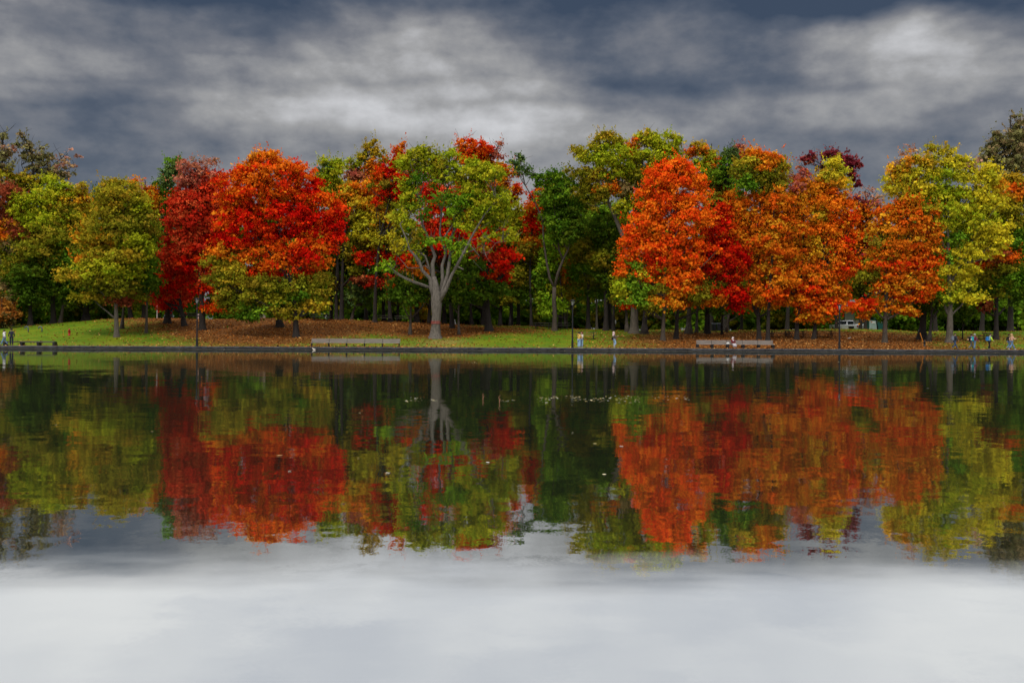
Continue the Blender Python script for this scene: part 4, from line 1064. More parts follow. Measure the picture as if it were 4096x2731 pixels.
tree('silver_maple_tree', 'large yellow-green tree with a tall pale grey trunk behind the people on the right', 4,
     [(890, 235, 50, 30, 'PS', .35), (830, 300, 50, 36, 'PS', .4), (1010, 235, 30, 36, 'OY', .6), (1125, 240, 36, 36, 'OY', .6), (880, 310, 80, 45, 'YO', .9), (980, 310, 70, 50, 'OY'), (1080, 310, 80, 50, 'YE'), (1190, 310, 60, 45, 'YE', .9), (780, 390, 50, 40, 'YO', .6), (850, 390, 90, 50, 'YO'), (960, 400, 100, 50, 'YE'), (1100, 400, 110, 55, 'YG'), (1230, 390, 80, 50, 'YE'), (1300, 330, 50, 40, 'PS', .4),
      (1390, 350, 60, 45, 'YE'), (1340, 420, 90, 50, 'YE'), (1450, 430, 50, 45, 'YO'), (800, 460, 80, 45, 'YE', .9), (920, 490, 110, 50, 'YE'), (1060, 500, 120, 55, 'YG'), (1200, 500, 110, 55, 'YG'), (1330, 520, 110, 50, 'YE'), (860, 540, 80, 40, 'YO'), (1040, 600, 110, 50, 'YE'), (1170, 610, 110, 50, 'YG'), (1290, 620, 110, 50, 'YE'), (1410, 560, 70, 50, 'YE'), (1110, 690, 90, 45, 'YG'), (1220, 710, 110, 45, 'YG'),
      (1330, 710, 110, 45, 'YE'), (1430, 740, 70, 45, 'YE'), (1160, 790, 80, 45, 'GR'), (1280, 800, 110, 45, 'YE'), (1400, 810, 100, 45, 'YE'), (1460, 830, 50, 40, 'YE'), (1210, 880, 80, 40, 'YE'), (1330, 880, 90, 40, 'YE'), (1150, 900, 60, 40, 'GR'), (1100, 1000, 60, 36, 'YE'), (1170, 980, 60, 36, 'YE', .8), (1260, 980, 60, 40, 'YE'), (1060, 1070, 40, 36, 'YG'), (1150, 1090, 60, 36, 'OY'), (1240, 1070, 70, 40, 'YE'), (1190, 1150, 70, 40, 'YG'), (1270, 1170, 60, 36, 'YE'), (1100, 1160, 40, 26, 'YG')],
     base=(1138, 1442), r=.37, bark='pale', limbs=50, twigs=1, fat=.7, stems=[([(1136, 1442), (1142, 1280), (1138, 1100), (1130, 900), (1120, 650), (1110, 330)], (.39, .08)), ([(1138, 1090), (1200, 960), (1290, 780), (1350, 560)], (.2, .05)), ([(1132, 920), (1050, 700), (960, 480)], (.16, .04))])
tree('poplar_tree', 'tall dark brown-green tree at the top right corner of the photo', 4,
     [(1560, 70, 36, 36, 'GO', .9), (1530, 130, 50, 45, 'GO', .9), (1600, 140, 60, 60, 'GO'), (1430, 150, 30, 36, 'GO', .8), (1400, 210, 45, 40, 'GO', .8), (1470, 210, 60, 50, 'GO'), (1550, 220, 80, 60, 'GO'), (1390, 270, 40, 30, 'GO', .8), (1450, 300, 80, 50, 'GO'), (1560, 320, 80, 60, 'GO'), (1480, 380, 80, 50, 'GO'), (1570, 420, 80, 60, 'GO'), (1350, 290, 26, 20, 'GO', .7)],
     Y=133, bx=1520, r=.4, leaf=.3, clump=.45, limbs=36, twigs=1)
tree('maple_tree', 'green and bronze maple with a straight black trunk behind the walker in the lime jacket', 4,
     [(1560, 420, 70, 50, 'OY'), (1540, 500, 80, 50, 'OB', .8), (1600, 560, 60, 60, 'OL'), (1520, 590, 80, 50, 'OY'), (1570, 660, 80, 60, 'OL'), (1600, 760, 70, 70, 'GR'), (1530, 720, 70, 50, 'OL'), (1560, 850, 90, 60, 'GR'), (1480, 900, 90, 45, 'OB'), (1400, 930, 80, 40, 'MR'), (1340, 950, 60, 30, 'RO', .7), (1570, 960, 80, 60, 'GR'), (1450, 990, 110, 40, 'OL'), (1380, 1050, 90, 40, 'OL'), (1500, 1050, 90, 45, 'GR'), (1440, 1110, 80, 40, 'OL'),
      (1340, 1110, 70, 40, 'DG'), (1580, 1080, 70, 60, 'GR'), (1350, 1200, 60, 40, 'MR'), (1560, 1170, 60, 50, 'DG')], base=(1430, 1424), r=.28, limbs=28,
     stems=[([(1430, 1424), (1432, 1280), (1435, 1100), (1460, 900), (1530, 650)], (.29, .06)), ([(1425, 1270), (1400, 1210), (1385, 1130)], (.12, .05))])
tree('maple_tree', 'dark green low tree with a thick black trunk by the orange stake', 4,
     [(960, 1150, 90, 50, 'DG'), (1050, 1170, 80, 50, 'DG'), (1000, 1220, 90, 36, 'DG'), (930, 1230, 60, 30, 'DG'), (1060, 1080, 70, 60, 'GR')], base=(965, 1424), r=.5)
tree('maple_tree', 'slim dark tree just right of the orange stake', 4,
     [(1030, 1120, 70, 60, 'GR'), (1080, 1200, 60, 45, 'DG')], base=(1010, 1438), r=.22)
tree('spruce_tree', 'thin young dark sapling between the pale grey trunk and the purple-jacketed walkers', 4,
     [(1222, 1080, 30, 50, 'OL'), (1222, 1150, 50, 50, 'DG'), (1225, 1220, 60, 50, 'DG'), (1222, 1290, 46, 30, 'DG')], base=(1220, 1424), r=.07, limbs=14)


tree('maple_tree', 'bright green young tree in front of the teal hut', 4, [(700, 1275, 55, 36, 'LG'), (640, 1235, 60, 40, 'GR'), (570, 1265, 36, 30, 'GR'), (690, 1200, 60, 40, 'OL'), (610, 1170, 60, 40, 'OL')], Y=141, bx=690, r=.1)

# ---- trees that close the wall of foliage further back
for lab, k, bx, Y, r, bl in (
        ('olive tree closing the gap between the huge scarlet maple and the amber tree', 2, 470, 131, .25, [(440, 420, 70, 70, 'YG'), (500, 540, 80, 80, 'OY'), (560, 680, 90, 80, 'OL'), (470, 700, 70, 80, 'OL'), (520, 820, 90, 70, 'OL'), (620, 880, 80, 70, 'OL'), (450, 920, 80, 80, 'OL'), (560, 960, 90, 70, 'DG'), (470, 1060, 90, 70, 'OL')]),
        ('bronze tree behind the golden yellow maple and its red sprays', 2, 800, 130, .25, [(720, 540, 90, 70, 'OB'), (800, 640, 90, 70, 'OL'), (720, 830, 90, 70, 'OL'), (860, 880, 90, 70, 'DG'), (760, 980, 110, 70, 'DG'), (880, 980, 90, 70, 'DG'), (690, 1060, 80, 60, 'OL')]),
        ('dark green tree directly behind the fork of the grey trunk', 2, 1180, 129, .3, [(1050, 780, 90, 70, 'OL'), (1160, 880, 110, 80, 'DG'), (1040, 920, 90, 70, 'DG'), (1280, 950, 110, 80, 'DG'), (1160, 1010, 110, 70, 'DG'), (1340, 900, 90, 80, 'OL'), (1300, 700, 90, 70, 'OB'), (1180, 760, 90, 70, 'CR')]),
        ('dusky red tree behind the right side of the grey-trunked crown', 2, 1430, 129, .3, [(1380, 600, 110, 70, 'OB'), (1500, 640, 90, 70, 'YG'), (1410, 740, 110, 70, 'CR'), (1540, 770, 90, 70, 'OY'), (1450, 880, 110, 70, 'DG'), (1580, 950, 90, 80, 'OL'), (1380, 960, 100, 70, 'DG'), (1330, 480, 90, 60, 'OB')]),
        ('olive tree between the grey-trunked tree and the two-limbed tree', 2, 1600, 131, .25, [(1590, 680, 60, 80, 'YG'), (1610, 800, 80, 80, 'OL'), (1590, 900, 90, 80, 'OB'), (1640, 980, 90, 80, 'GR'), (1560, 1060, 90, 70, 'GR'), (1660, 1080, 80, 70, 'OL')]),
        ('dark green tree behind the crown of the two-limbed tree', 3, 300, 131, .28, [(300, 480, 110, 70, 'OL'), (200, 620, 110, 80, 'GR'), (380, 560, 90, 80, 'GR'), (320, 720, 120, 80, 'GR'), (200, 780, 90, 80, 'OL'), (420, 850, 110, 80, 'GR'), (300, 880, 110, 80, 'OL'), (180, 930, 90, 80, 'OL'), (380, 990, 110, 70, 'OL'), (250, 1030, 90, 70, 'GR'), (460, 1080, 100, 70, 'GR')]),
        ('deep green tree behind the pale leaning trunk of the tallest tree', 3, 620, 131, .3, [(480, 600, 100, 80, 'OL'), (600, 640, 110, 80, 'GR'), (700, 740, 90, 80, 'OL'), (520, 740, 110, 80, 'GR'), (640, 860, 110, 80, 'GR'), (500, 860, 100, 80, 'OL'), (720, 940, 90, 80, 'GR'), (580, 970, 110, 80, 'OL'), (660, 1070, 110, 70, 'GR'), (520, 1080, 100, 70, 'GR')]),
        ('rust tree behind the deep red maple', 3, 1330, 131, .28, [(1270, 560, 90, 80, 'OL'), (1370, 560, 90, 70, 'OB'), (1400, 680, 90, 80, 'OB'), (1300, 680, 90, 80, 'OL'), (1420, 800, 90, 80, 'OB'), (1400, 920, 80, 70, 'OB'), (1430, 1050, 90, 70, 'OL'), (1340, 1090, 90, 60, 'OL'), (1480, 1140, 90, 60, 'OB')]),
        ('orange tree behind the two dark-stemmed maples left of the right lamp post', 4, 120, 131, .28, [(60, 460, 80, 70, 'OL'), (120, 560, 90, 70, 'OB'), (30, 640, 90, 80, 'OB'), (130, 720, 100, 80, 'OB'), (260, 760, 90, 80, 'OB'), (60, 800, 100, 80, 'OL'), (180, 880, 110, 70, 'OB'), (300, 900, 100, 70, 'OB'), (80, 960, 110, 70, 'OB'), (240, 1010, 110, 60, 'OB'), (440, 760, 90, 80, 'OB'), (420, 960, 90, 70, 'OB')]),
        ('bronze tree closing the gap beside the purple and pink tree', 4, 580, 133, .25, [(560, 640, 80, 60, 'OB'), (610, 720, 80, 70, 'OB'), (560, 800, 80, 70, 'OB'), (640, 860, 80, 70, 'OB'), (560, 920, 80, 80, 'OL'), (620, 1010, 90, 70, 'OL'), (540, 1060, 80, 60, 'OL'), (600, 1130, 90, 50, 'OL')]),
        ('olive green tree behind the upper right of the rust-coloured maple', 4, 1050, 131, .28, [(960, 560, 110, 80, 'YG'), (1080, 720, 110, 80, 'OL'), (1060, 840, 100, 80, 'DG'), (1180, 860, 100, 80, 'GR'), (1080, 960, 90, 80, 'DG'), (1060, 1060, 80, 70, 'GR'), (860, 480, 100, 70, 'YE')]),
        ('green tree behind the far right of the large yellow-green crown', 4, 1340, 131, .3, [(1440, 520, 100, 80, 'OY'), (1350, 640, 100, 80, 'YG'), (1460, 660, 90, 80, 'OL'), (1500, 760, 90, 80, 'OL'), (1340, 940, 110, 80, 'DG'), (1240, 1000, 100, 80, 'DG'), (1440, 880, 100, 80, 'OL'), (1550, 980, 90, 80, 'DG'), (1330, 1080, 100, 70, 'DG')]),
        ('dark leafy tree filling the shade at the left edge of the photo', 1, 80, 131, .3, [(40, 880, 100, 80, 'OL'), (140, 860, 100, 80, 'GR'), (60, 1000, 110, 80, 'OL'), (180, 960, 100, 80, 'DG'), (40, 1110, 110, 70, 'BR'), (150, 1180, 100, 60, 'DG'), (60, 760, 80, 60, 'OB')]),
        ('dark green tree behind the olive maple and the crimson maple', 1, 820, 131, .3, [(560, 800, 100, 80, 'DG'), (480, 760, 90, 80, 'OL'), (900, 740, 90, 80, 'GR'), (960, 860, 80, 80, 'DG'), (820, 960, 100, 80, 'DG'), (580, 900, 110, 80, 'DG'), (920, 1020, 90, 80, 'OL'), (700, 1080, 120, 70, 'DG'), (850, 1120, 110, 60, 'OL'), (540, 620, 80, 70, 'OY'), (860, 640, 80, 70, 'OL')])):
    tree('maple_tree', lab, k, bl, Y=Y, bx=bx, r=r, leaf=.36, group='trees closing the wall of foliage further back', limbs=8)

# red paint bands on the grey trunk
gt = [o for o in bpy.data.objects if o.get('label', '').startswith('big pale grey-trunked')][0]
trunk = [c for c in kids(gt) if c.name.startswith('trunk')][0]
red_paint = surf('red_paint', (.50, .075, .06), .7, (.38, .06, .05))
for yy_ in (1311, 1322):
    c = at(*crop(2, 1127, yy_), gt.location.y) - gt.location
    mb = MB().lathe([(.552, -.035), (.566, -.025), (.566, .025), (.552, .035)], (c.x, 0, c.z), 20)
    tag(mb.build('paint_band', red_paint, trunk, smooth=True), 'thin red band painted round the trunk')

# ---- the wood behind the lawn
WG = 'trees of the dark wood behind the lawn'
protos = []
prng = random.Random(77)
for i in range(4):
    rng = np.random.default_rng(900 + i)
    h = 17 + 1.6 * i
    bl = []
    for j in range(13):
        z = 1.6 + (h - 2.5) * (j / 12) ** 1.1
        w = 3.4 * (1 - .45 * j / 12)
        a = prng.uniform(0, 6.28)
        bl.append((1.1 * math.cos(a), 1.1 * math.sin(a), z, w, w, 1.5, ['DG', 'GR', 'GR', 'DG', 'OL', 'DG'][(j + i) % 6], .85))
    V, C, LOBES = grow(bl, rng, .5, .8, .7)
    root = empty('wood_tree', (0, 0, 0))
    tag(root, 'dark green leafy tree in the shaded wood behind the lawn', 'tree', WG)
    mb = MB().tube(bend((0, 0, -.4), (.3, 0, h - 1), 8, prng, .02), [.34 - .035 * q for q in range(9)], 7)
    for q in LOBES[::6]:
        mb.tube(bend((.1, 0, max(1, q[2] - 1.5)), q, 3, prng, .04), [.08, .06, .04, .02], 4)
    mb.build('trunk', BARK['dark'], root, smooth=True)
    o = bpy.data.objects.new('crown', crown_mesh('crown', V, C))
    COL.objects.link(o)
    o.parent = root
    protos.append(root)
used = [False] * 4
for i in range(56):
    row = i % 2
    x = -92 + 184 * (i + .5) / 56 + prng.uniform(-1.5, 1.5)
    y = (146, 158)[row] + prng.uniform(-3, 4)
    # the view over the little bright glade behind the gnarled tree and the car park stay open
    px = x * F / y + 2048
    if 1370 < px < 1480 or 3340 < px < 3600 or 740 < px < 880:
        y = 188 + prng.uniform(0, 8)
        x = (px - 2048) * y / F
    k_ = prng.randrange(4)
    t = protos[k_] if not used[k_] else copy_tree(protos[k_])
    used[k_] = True
    t.location = (x, y, gz(x, y) - .1)
    t.rotation_euler = (0, 0, prng.uniform(0, 6.28))
    s = prng.uniform(.8, 1.05)
    t.scale = (s, s, s * prng.uniform(.9, 1.1))

for i in range(26):
    x = -120 + 240 * (i + .5) / 26 + prng.uniform(-2, 2)
    y = 186 + prng.uniform(0, 14)
    t = copy_tree(protos[prng.randrange(4)])
    t.location = (x, y, gz(x, y) - .1)
    t.rotation_euler = (0, 0, prng.uniform(0, 6.28))
    s = prng.uniform(.95, 1.15)
    t.scale = (s * 1.25, s * 1.25, s)

# shrubs along the edge of the wood
SG = 'shrubs along the edge of the wood'
sp_ = []
for i, pal in enumerate((['LG', 'GR'], ['GR', 'DG'], ['DG', 'OL'], ['YO', 'OY'])):
    rng = np.random.default_rng(950 + i)
    bl = [(prng.uniform(-1, 1), prng.uniform(-.6, .6), .7 + .45 * j, 1.3 - .12 * j, 1.0, .7, pal[j % 2], 1.0) for j in range(6)]
    V, C, LOBES = grow(bl, rng, .30, .8, .4)
    root = empty('shrub', (0, 0, 0))
    tag(root, ('bright green shrub at the edge of the wood behind the grey trunk', 'mid green shrub at the edge of the shaded wood', 'dark olive shrub at the edge of the shaded wood', 'golden yellow shrub just left of the grey trunk at the edge of the wood')[i], 'shrub', SG)
    mb = MB()
    for q in LOBES[::4]:
        mb.tube(bend((q[0] * .2, q[1] * .2, -.2), q, 4, prng, .08), [.05, .045, .035, .02, .01], 5)
    mb.build('stem', BARK['dark'], root)
    o = bpy.data.objects.new('crown', crown_mesh('crown', V, C))
    COL.objects.link(o)
    o.parent = root
    sp_.append(root)
SPOT = [(2, 1180, 134, 0, 1.3), (2, 1240, 136, 0, 1.4), (2, 1300, 133, 0, 1.3), (2, 1370, 135, 0, 1.5), (2, 1430, 134, 0, 1.3), (2, 1500, 137, 0, 1.4), (2, 1570, 136, 0, 1.2), (2, 1045, 131, 3, 1.0), (2, 800, 137, 0, 1.2),
        (2, 700, 140, 1, 1.2), (2, 880, 138, 1, 1.2), (2, 580, 136, 1, .8), (1, 250, 134, 1, 1.0), (1, 120, 133, 2, 1.1), (1, 400, 133, 1, 1.1), (1, 480, 135, 2, 1.2), (1, 620, 136, 1, 1.2), (1, 700, 138, 2, 1.3), (1, 30, 131, 2, 1.0),
        (3, 60, 138, 2, 1.2), (3, 150, 140, 2, 1.4), (3, 380, 138, 2, 1.3), (3, 560, 141, 2, 1.4), (3, 700, 140, 2, 1.4), (3, 900, 140, 2, 1.4), (3, 1000, 141, 2, 1.3), (3, 1200, 140, 1, 1.3), (3, 1420, 139, 2, 1.5), (3, 1500, 141, 1, 1.5), (4, 60, 140, 2, 1.4),
        (4, 130, 141, 2, 1.4), (4, 250, 140, 2, 1.3), (4, 820, 139, 1, 1.2), (4, 900, 141, 2, 1.4), (4, 1080, 139, 1, 1.3), (4, 1200, 141, 2, 1.5), (4, 1300, 139, 1, 1.3), (4, 1400, 142, 1, 1.4), (4, 1500, 139, 1, 1.5), (4, 1580, 138, 1, 1.6)]
used = [False] * 4
for (k_, cxp, y, typ, s) in SPOT:
    px, _ = crop(k_, cxp, 0)
    x = (px - 2048) * y / F
    t = sp_[typ] if not used[typ] else copy_tree(sp_[typ])
    used[typ] = True
    t.location = (x, y, gz(x, y) - .1)
    t.rotation_euler = (0, 0, prng.uniform(0, 6.28))
    s *= prng.uniform(.9, 1.15)
    t.scale = (s * 1.15, s, s)

# ------------------------------------------------------------------ fallen leaves and what floats on the pond
def scatter_quads(name, pos, size, cols, mat, lift, rng, flat=.25):
    n = len(pos)
    nrm = np.array([0, 0, 1.0]) + rng.normal(size=(n, 3)) * flat
    nrm /= np.linalg.norm(nrm, axis=1)[:, None]
    a = np.cross(nrm, rng.normal(size=(n, 3)))
    a /= np.linalg.norm(a, axis=1)[:, None]
    b = np.cross(nrm, a)
    L = size[:, None]
    pos = pos + np.array([0, 0, 1.0]) * (lift + size[:, None] * .3 * flat)
    q = np.stack([pos - a * L * .5, pos + b * L * .42, pos + a * L * .5, pos - b * L * .42], 1).reshape(-1, 3)
    c = np.repeat(np.concatenate([cols, np.ones((n, 1))], 1), 4, 0)
    o = bpy.data.objects.new(name, np_mesh(name, q, np.arange(n * 4).reshape(-1, 4), mat, c))
    COL.objects.link(o)
    return o


rng = np.random.default_rng(3)
N = 130000
lx = rng.uniform(-72, 72, N); ly = 101.6 + 27 * rng.uniform(0, 1, N) ** 1.3
keep = (np.abs(lx) < .56 * ly + 2) & (rng.uniform(0, 1, N) < .025 + .58 * litter(lx, ly) ** 1.3)
lx, ly = lx[keep], ly[keep]
lp = np.array([(.30, .11, .025), (.38, .16, .04), (.17, .06, .015), (.50, .28, .09), (.11, .04, .015), (.42, .12, .018)])
lc = lp[rng.choice(6, len(lx), p=[.28, .22, .2, .1, .12, .08])] * np.exp(rng.normal(0, .2, len(lx)))[:, None]
tag(scatter_quads('fallen_leaves', np.stack([lx, ly, ground(lx, ly)], -1), rng.uniform(.11, .26, len(lx)), np.clip(lc, 0, .8), LEAF, .012, rng, .45), kind='stuff')

pad_mat, nt = new_mat('floating_leaf')
out = node(nt, 'ShaderNodeOutputMaterial')
p = node(nt, 'ShaderNodeBsdfPrincipled')
a_ = node(nt, 'ShaderNodeAttribute', attribute_name='tint')
nt.links.new(a_.outputs['Color'], p.inputs['Base Color'])
p.inputs['Roughness'].default_value = .35
nt.links.new(p.outputs[0], out.inputs['Surface'])
pts = []
def float_at(px, py):
    Y = F * H / max(py - hz(px), 6)
    pts.append(((px - 2048) * Y / F, Y, .004))
for (x0, x1, y0, y1, n) in ((2200, 2320, 1584, 1594, 26), (2300, 2420, 1592, 1606, 30), (2420, 2560, 1583, 1612, 34), (2600, 2780, 1583, 1600, 20), (1620, 1690, 1590, 1608, 18), (1725, 1755, 1598, 1604, 8), (2000, 2060, 1600, 1606, 12), (1860, 1910, 1448, 1454, 16), (2150, 2200, 1588, 1616, 14)):
    for _ in range(n):
        float_at(rng.uniform(x0, x1), rng.uniform(y0, y1))
for _ in range(20):
    float_at(rng.uniform(0, 4096), rng.uniform(1420, 1900))
for _ in range(90):
    x = rng.uniform(-55, 55)
    pts.append((x, rng.uniform(99.3, 99.8), .004))
pts = np.array(pts)
fc = np.array([(.62, .55, .30), (.55, .42, .12), (.70, .66, .50), (.40, .28, .08)])[rng.integers(0, 4, len(pts))]
sz = rng.uniform(.04, .10, len(pts)) * np.where(pts[:, 1] > 60, 1.5, 1.0)
tag(scatter_quads('floating_leaves', pts, sz, fc, pad_mat, .004, rng, .05), kind='stuff')
reed_m = surf('reed', (.30, .13, .07), .8)
for px, py, hh, lab in ((1933, 1598, .17, 'thin straight reddish reed stem standing out of the pond'), (1998, 1611, .19, 'thin bent reddish reed stem standing out of the pond')):
    Y = F * H / (py - hz(px))
    x = (px - 2048) * Y / F
    rt = empty('reed', (x, Y, 0))
    tag(rt, lab, 'reed')
    bnd = .03 if 'bent' in lab else .004
    MB().tube([(0, 0, -.1), (bnd * .3, 0, hh * .4), (-bnd * .5, 0, hh * .75), (bnd, 0, hh)], [.009, .008, .006, .003], 5).build('stem', reed_m, rt)
    MB().tube([(0, 0, hh * .3), (.03, 0, hh * .5), (.045, 0, hh * .55)], [.004, .004, .001], 4).build('leaf_blade', reed_m, rt)
# ------------------------------------------------------------------ benches on the bank
wood = surf('bench_wood', (.27, .235, .205), .8, (.17, .145, .125), 1.2, (1, 6, 14), bump=.2)
wood_d = surf('bench_wood_dark', (.10, .088, .078), .8, (.055, .048, .042), 1.2, (1, 6, 14), bump=.2)
iron = surf('black_iron', (.016, .016, .018), .5, (.03, .028, .026), 8.0)


def long_bench(x0, x1, y, n, label, back=True, mat=wood, leg_w=.07):
    z = gz((x0 + x1) / 2, y)
    L = x1 - x0
    root = empty('park_bench', ((x0 + x1) / 2, y, z))
    tag(root, label, 'bench', 'long benches on the bank')
    step = L / n
    for i in range(n):                               # seat and backrest come in sections between the supports
        cx = -L / 2 + step * (i + .5)
        mb = MB()
        for j in range(4):
            mb.box((cx, -.30 + j * .135, .44 + .006 * j), (step - .05, .115, .04))
        if not back:
            mb.box((cx, -.372, .415), (step - .05, .03, .13))
        mb.build('seat', mat, root, bevel=.006)
        if back:
            mb = MB()
            for j in range(4):
                mb.box((cx, .20 + j * .028, .53 + j * .105), (step - .05, .035, .095))
            mb.build('backrest', mat, root, bevel=.006)
    for i in range(n + 1):
        cx = -L / 2 + step * i
        cx = min(max(cx, -L / 2 + .1), L / 2 - .1)
        mb = MB()
        mb.box((cx, -.22, .2), (leg_w, .06 if back else .3, .42)).box((cx, .14, .2), (leg_w, .06 if back else .3, .42))
        mb.box((cx, -.06, .405), (leg_w * .98, .52, .035))
        if back:
            mb.tube([(cx, .15, .38), (cx, .33, .90)], [.03, .024], 6)
        mb.build('leg', iron, root)


def px_x(px, Y):
    return (px - 2048) * Y / F


long_bench(px_x(1244, 102.6), px_x(1601, 102.6), 102.6, 5, 'long grey slatted bench in front of the grey-trunked tree, empty', leg_w=.08)
long_bench(px_x(2786, 102.6), px_x(3095, 102.6), 102.6, 5, 'long brownish slatted bench with a woman seated on it', leg_w=.28)
long_bench(px_x(-110, 102.6), px_x(224, 102.6), 102.6, 5, 'long low dark backless bench behind the walking couple at the left', back=False, mat=wood_d, leg_w=.22)

# ------------------------------------------------------------------ lamp posts
lamp_m = surf('lamp_paint', (.010, .010, .012), .7, (.016, .016, .018), 4.0, spec=.15)
glass_m, nt = new_mat('lamp_glass')
out = node(nt, 'ShaderNodeOutputMaterial')
p = node(nt, 'ShaderNodeBsdfPrincipled')
p.inputs['Base Color'].default_value = (.45, .46, .44, 1)
p.inputs['Roughness'].default_value = .15
p.inputs['Transmission Weight'].default_value = .7
nt.links.new(p.outputs[0], out.inputs['Surface'])


def lamp(px, ytop, ybase, label):
    Y = 101.75
    x = px_x(px, Y)
    z = gz(x, Y)
    h = (ybase - ytop) * Y / F
    root = empty('lamp_post', (x, Y, z))
    tag(root, label, 'lamp post', 'lamp posts along the bank')
    MB().lathe([(.17, -.05), (.17, .05), (.12, .12), (.115, .75), (.085, .82), (.068, h - .75), (.07, h - .72), (.07, h - .66), (.04, h - .6)], (0, 0, 0), 12).build('post', lamp_m, root, smooth=True)
    MB().lathe([(.07, h - .6), (.11, h - .5), (.19, h - .14)], (0, 0, 0), 12).build('globe', glass_m, root, smooth=True)
    mb = MB()
    for j in range(4):
        a = j * math.pi / 2 + .4
        mb.tube([(.08 * math.cos(a), .08 * math.sin(a), h - .62), (.25 * math.cos(a), .25 * math.sin(a), h - .12)], [.014, .014], 4)
    mb.build('bracket', lamp_m, root)
    MB().lathe([(.27, h - .14), (.30, h - .11), (.29, h - .07), (.12, h - .01), (.03, h + .02)], (0, 0, 0), 16).build('cap', lamp_m, root, smooth=True)


lamp(788, 1187, 1381, 'black lamp post in front of the leaf-covered mound')
lamp(2290, 1196, 1389, 'black lamp post beside the embracing couple')
lamp(3358, 1214, 1393, 'black lamp post in front of the white pickup truck')

# ------------------------------------------------------------------ picnic tables
tab_m = surf('table_wood', (.115, .10, .09), .8, (.07, .06, .053), 1.0, (1, 8, 8))


def picnic_proto():
    root = empty('picnic_table', (0, 0, 0))
    mb = MB()
    for j in range(5):
        mb.box((0, -.30 + .15 * j, .74), (2.44, .135, .045))
    mb.build('table_top', tab_m, root)
    for s in (-1, 1):
        MB().box((0, s * .62, .44), (2.44, .13, .045)).box((0, s * .77, .44), (2.44, .13, .045)).build('seat', tab_m, root)
    for s in (-1, 1):
        mb = MB()
        for q in (-1, 1):
            mb.tube([(s * .85, q * .14, .72), (s * .85, q * .22, .0)], .04, 6)
            mb.tube([(s * .85, q * .7, .42), (s * .85, q * .72, .0)], .03, 6)
        mb.box((s * .85, 0, .39), (.06, 1.5, .05)).box((s * .85, 0, .69), (.058, .62, .05))
        mb.build('leg_frame', iron, root)
    return root


pt = picnic_proto()
PT = [(2, 405, 1302, 0, 'picnic table on the mound crest right of the huge scarlet maple'),
      (2, 795, 1310, 0, 'picnic table left of the black trunk behind the golden yellow maple'),
      (2, 925, 1312, .05, 'picnic table touching the slim pale trunk left of the grey trunk'),
      (3, 190, 1357, 0, 'picnic table left of the scarred trunk of the two-limbed tree'),
      (3, 300, 1357, .2, 'picnic table in deep shade right of the scarred trunk of the two-limbed tree'),
      (3, 465, 1420, -.04, 'nearest picnic table, on the lawn behind the embracing couple'),
      (4, 68, 1406, .02, 'picnic table in the leaf litter right of the second bench'),
      (4, 175, 1408, .1, 'picnic table half hidden behind the forked dark trunk'),
      (4, 350, 1408, .03, 'picnic table left of the right lamp post'),
      (4, 1365, 1422, 1.2, 'picnic table seen end-on behind the walker in the lime jacket'),
      (1, 1195, 1295, 1.0, 'picnic table seen end-on on the crest behind the crimson maple')]
for i, (k, x, y, rz, lab) in enumerate(PT):
    px, py = crop(k, x, y)
    Y = base_depth(px, py)
    X = px_x(px, Y)
    t = pt if i == 0 else copy_tree(pt)
    t.location = (X, Y, gz(X, Y) + .01)
    t.rotation_euler = (0, 0, rz)
    tag(t, lab, 'picnic table', 'picnic tables under the trees')

# ------------------------------------------------------------------ hydrants, stakes, vent pipes, bins, board
red_m = surf('hydrant_red', (.42, .012, .008), .45, (.30, .010, .008))
blk_m = surf('hydrant_black', (.02, .018, .017), .5, (.035, .03, .026))
yel_m = surf('stake_yellow', (.55, .36, .03), .6, (.45, .28, .03))
ora_m = surf('stake_orange', (.62, .22, .02), .6, (.5, .18, .02))


def hydrant(px, py, h, mat, label):
    Y = base_depth(px, py)
    X = px_x(px, Y)
    root = empty('fire_hydrant', (X, Y, gz(X, Y)))
    tag(root, label, 'fire hydrant', 'fire hydrants on the lawn')
    s = h / .85
    MB().lathe([(.15 * s, -.05), (.15 * s, .05 * s), (.105 * s, .07 * s), (.10 * s, .56 * s), (.14 * s, .58 * s), (.14 * s, .63 * s), (.115 * s, .65 * s)], (0, 0, 0), 12).build('barrel', mat, root, smooth=True)
    MB().lathe([(.125 * s, .65 * s), (.12 * s, .72 * s), (.06 * s, .80 * s), (.03 * s, .81 * s), (.03 * s, .85 * s)], (0, 0, 0), 12).build('bonnet', mat, root, smooth=True)
    for q in (-1, 1):
        MB().tube([(q * .09 * s, 0, .48 * s), (q * .15 * s, 0, .48 * s), (q * .152 * s, 0, .48 * s), (q * .20 * s, 0, .48 * s)], [.05 * s, .05 * s, .065 * s, .065 * s], 8).build('nozzle', mat, root)
    return X, Y


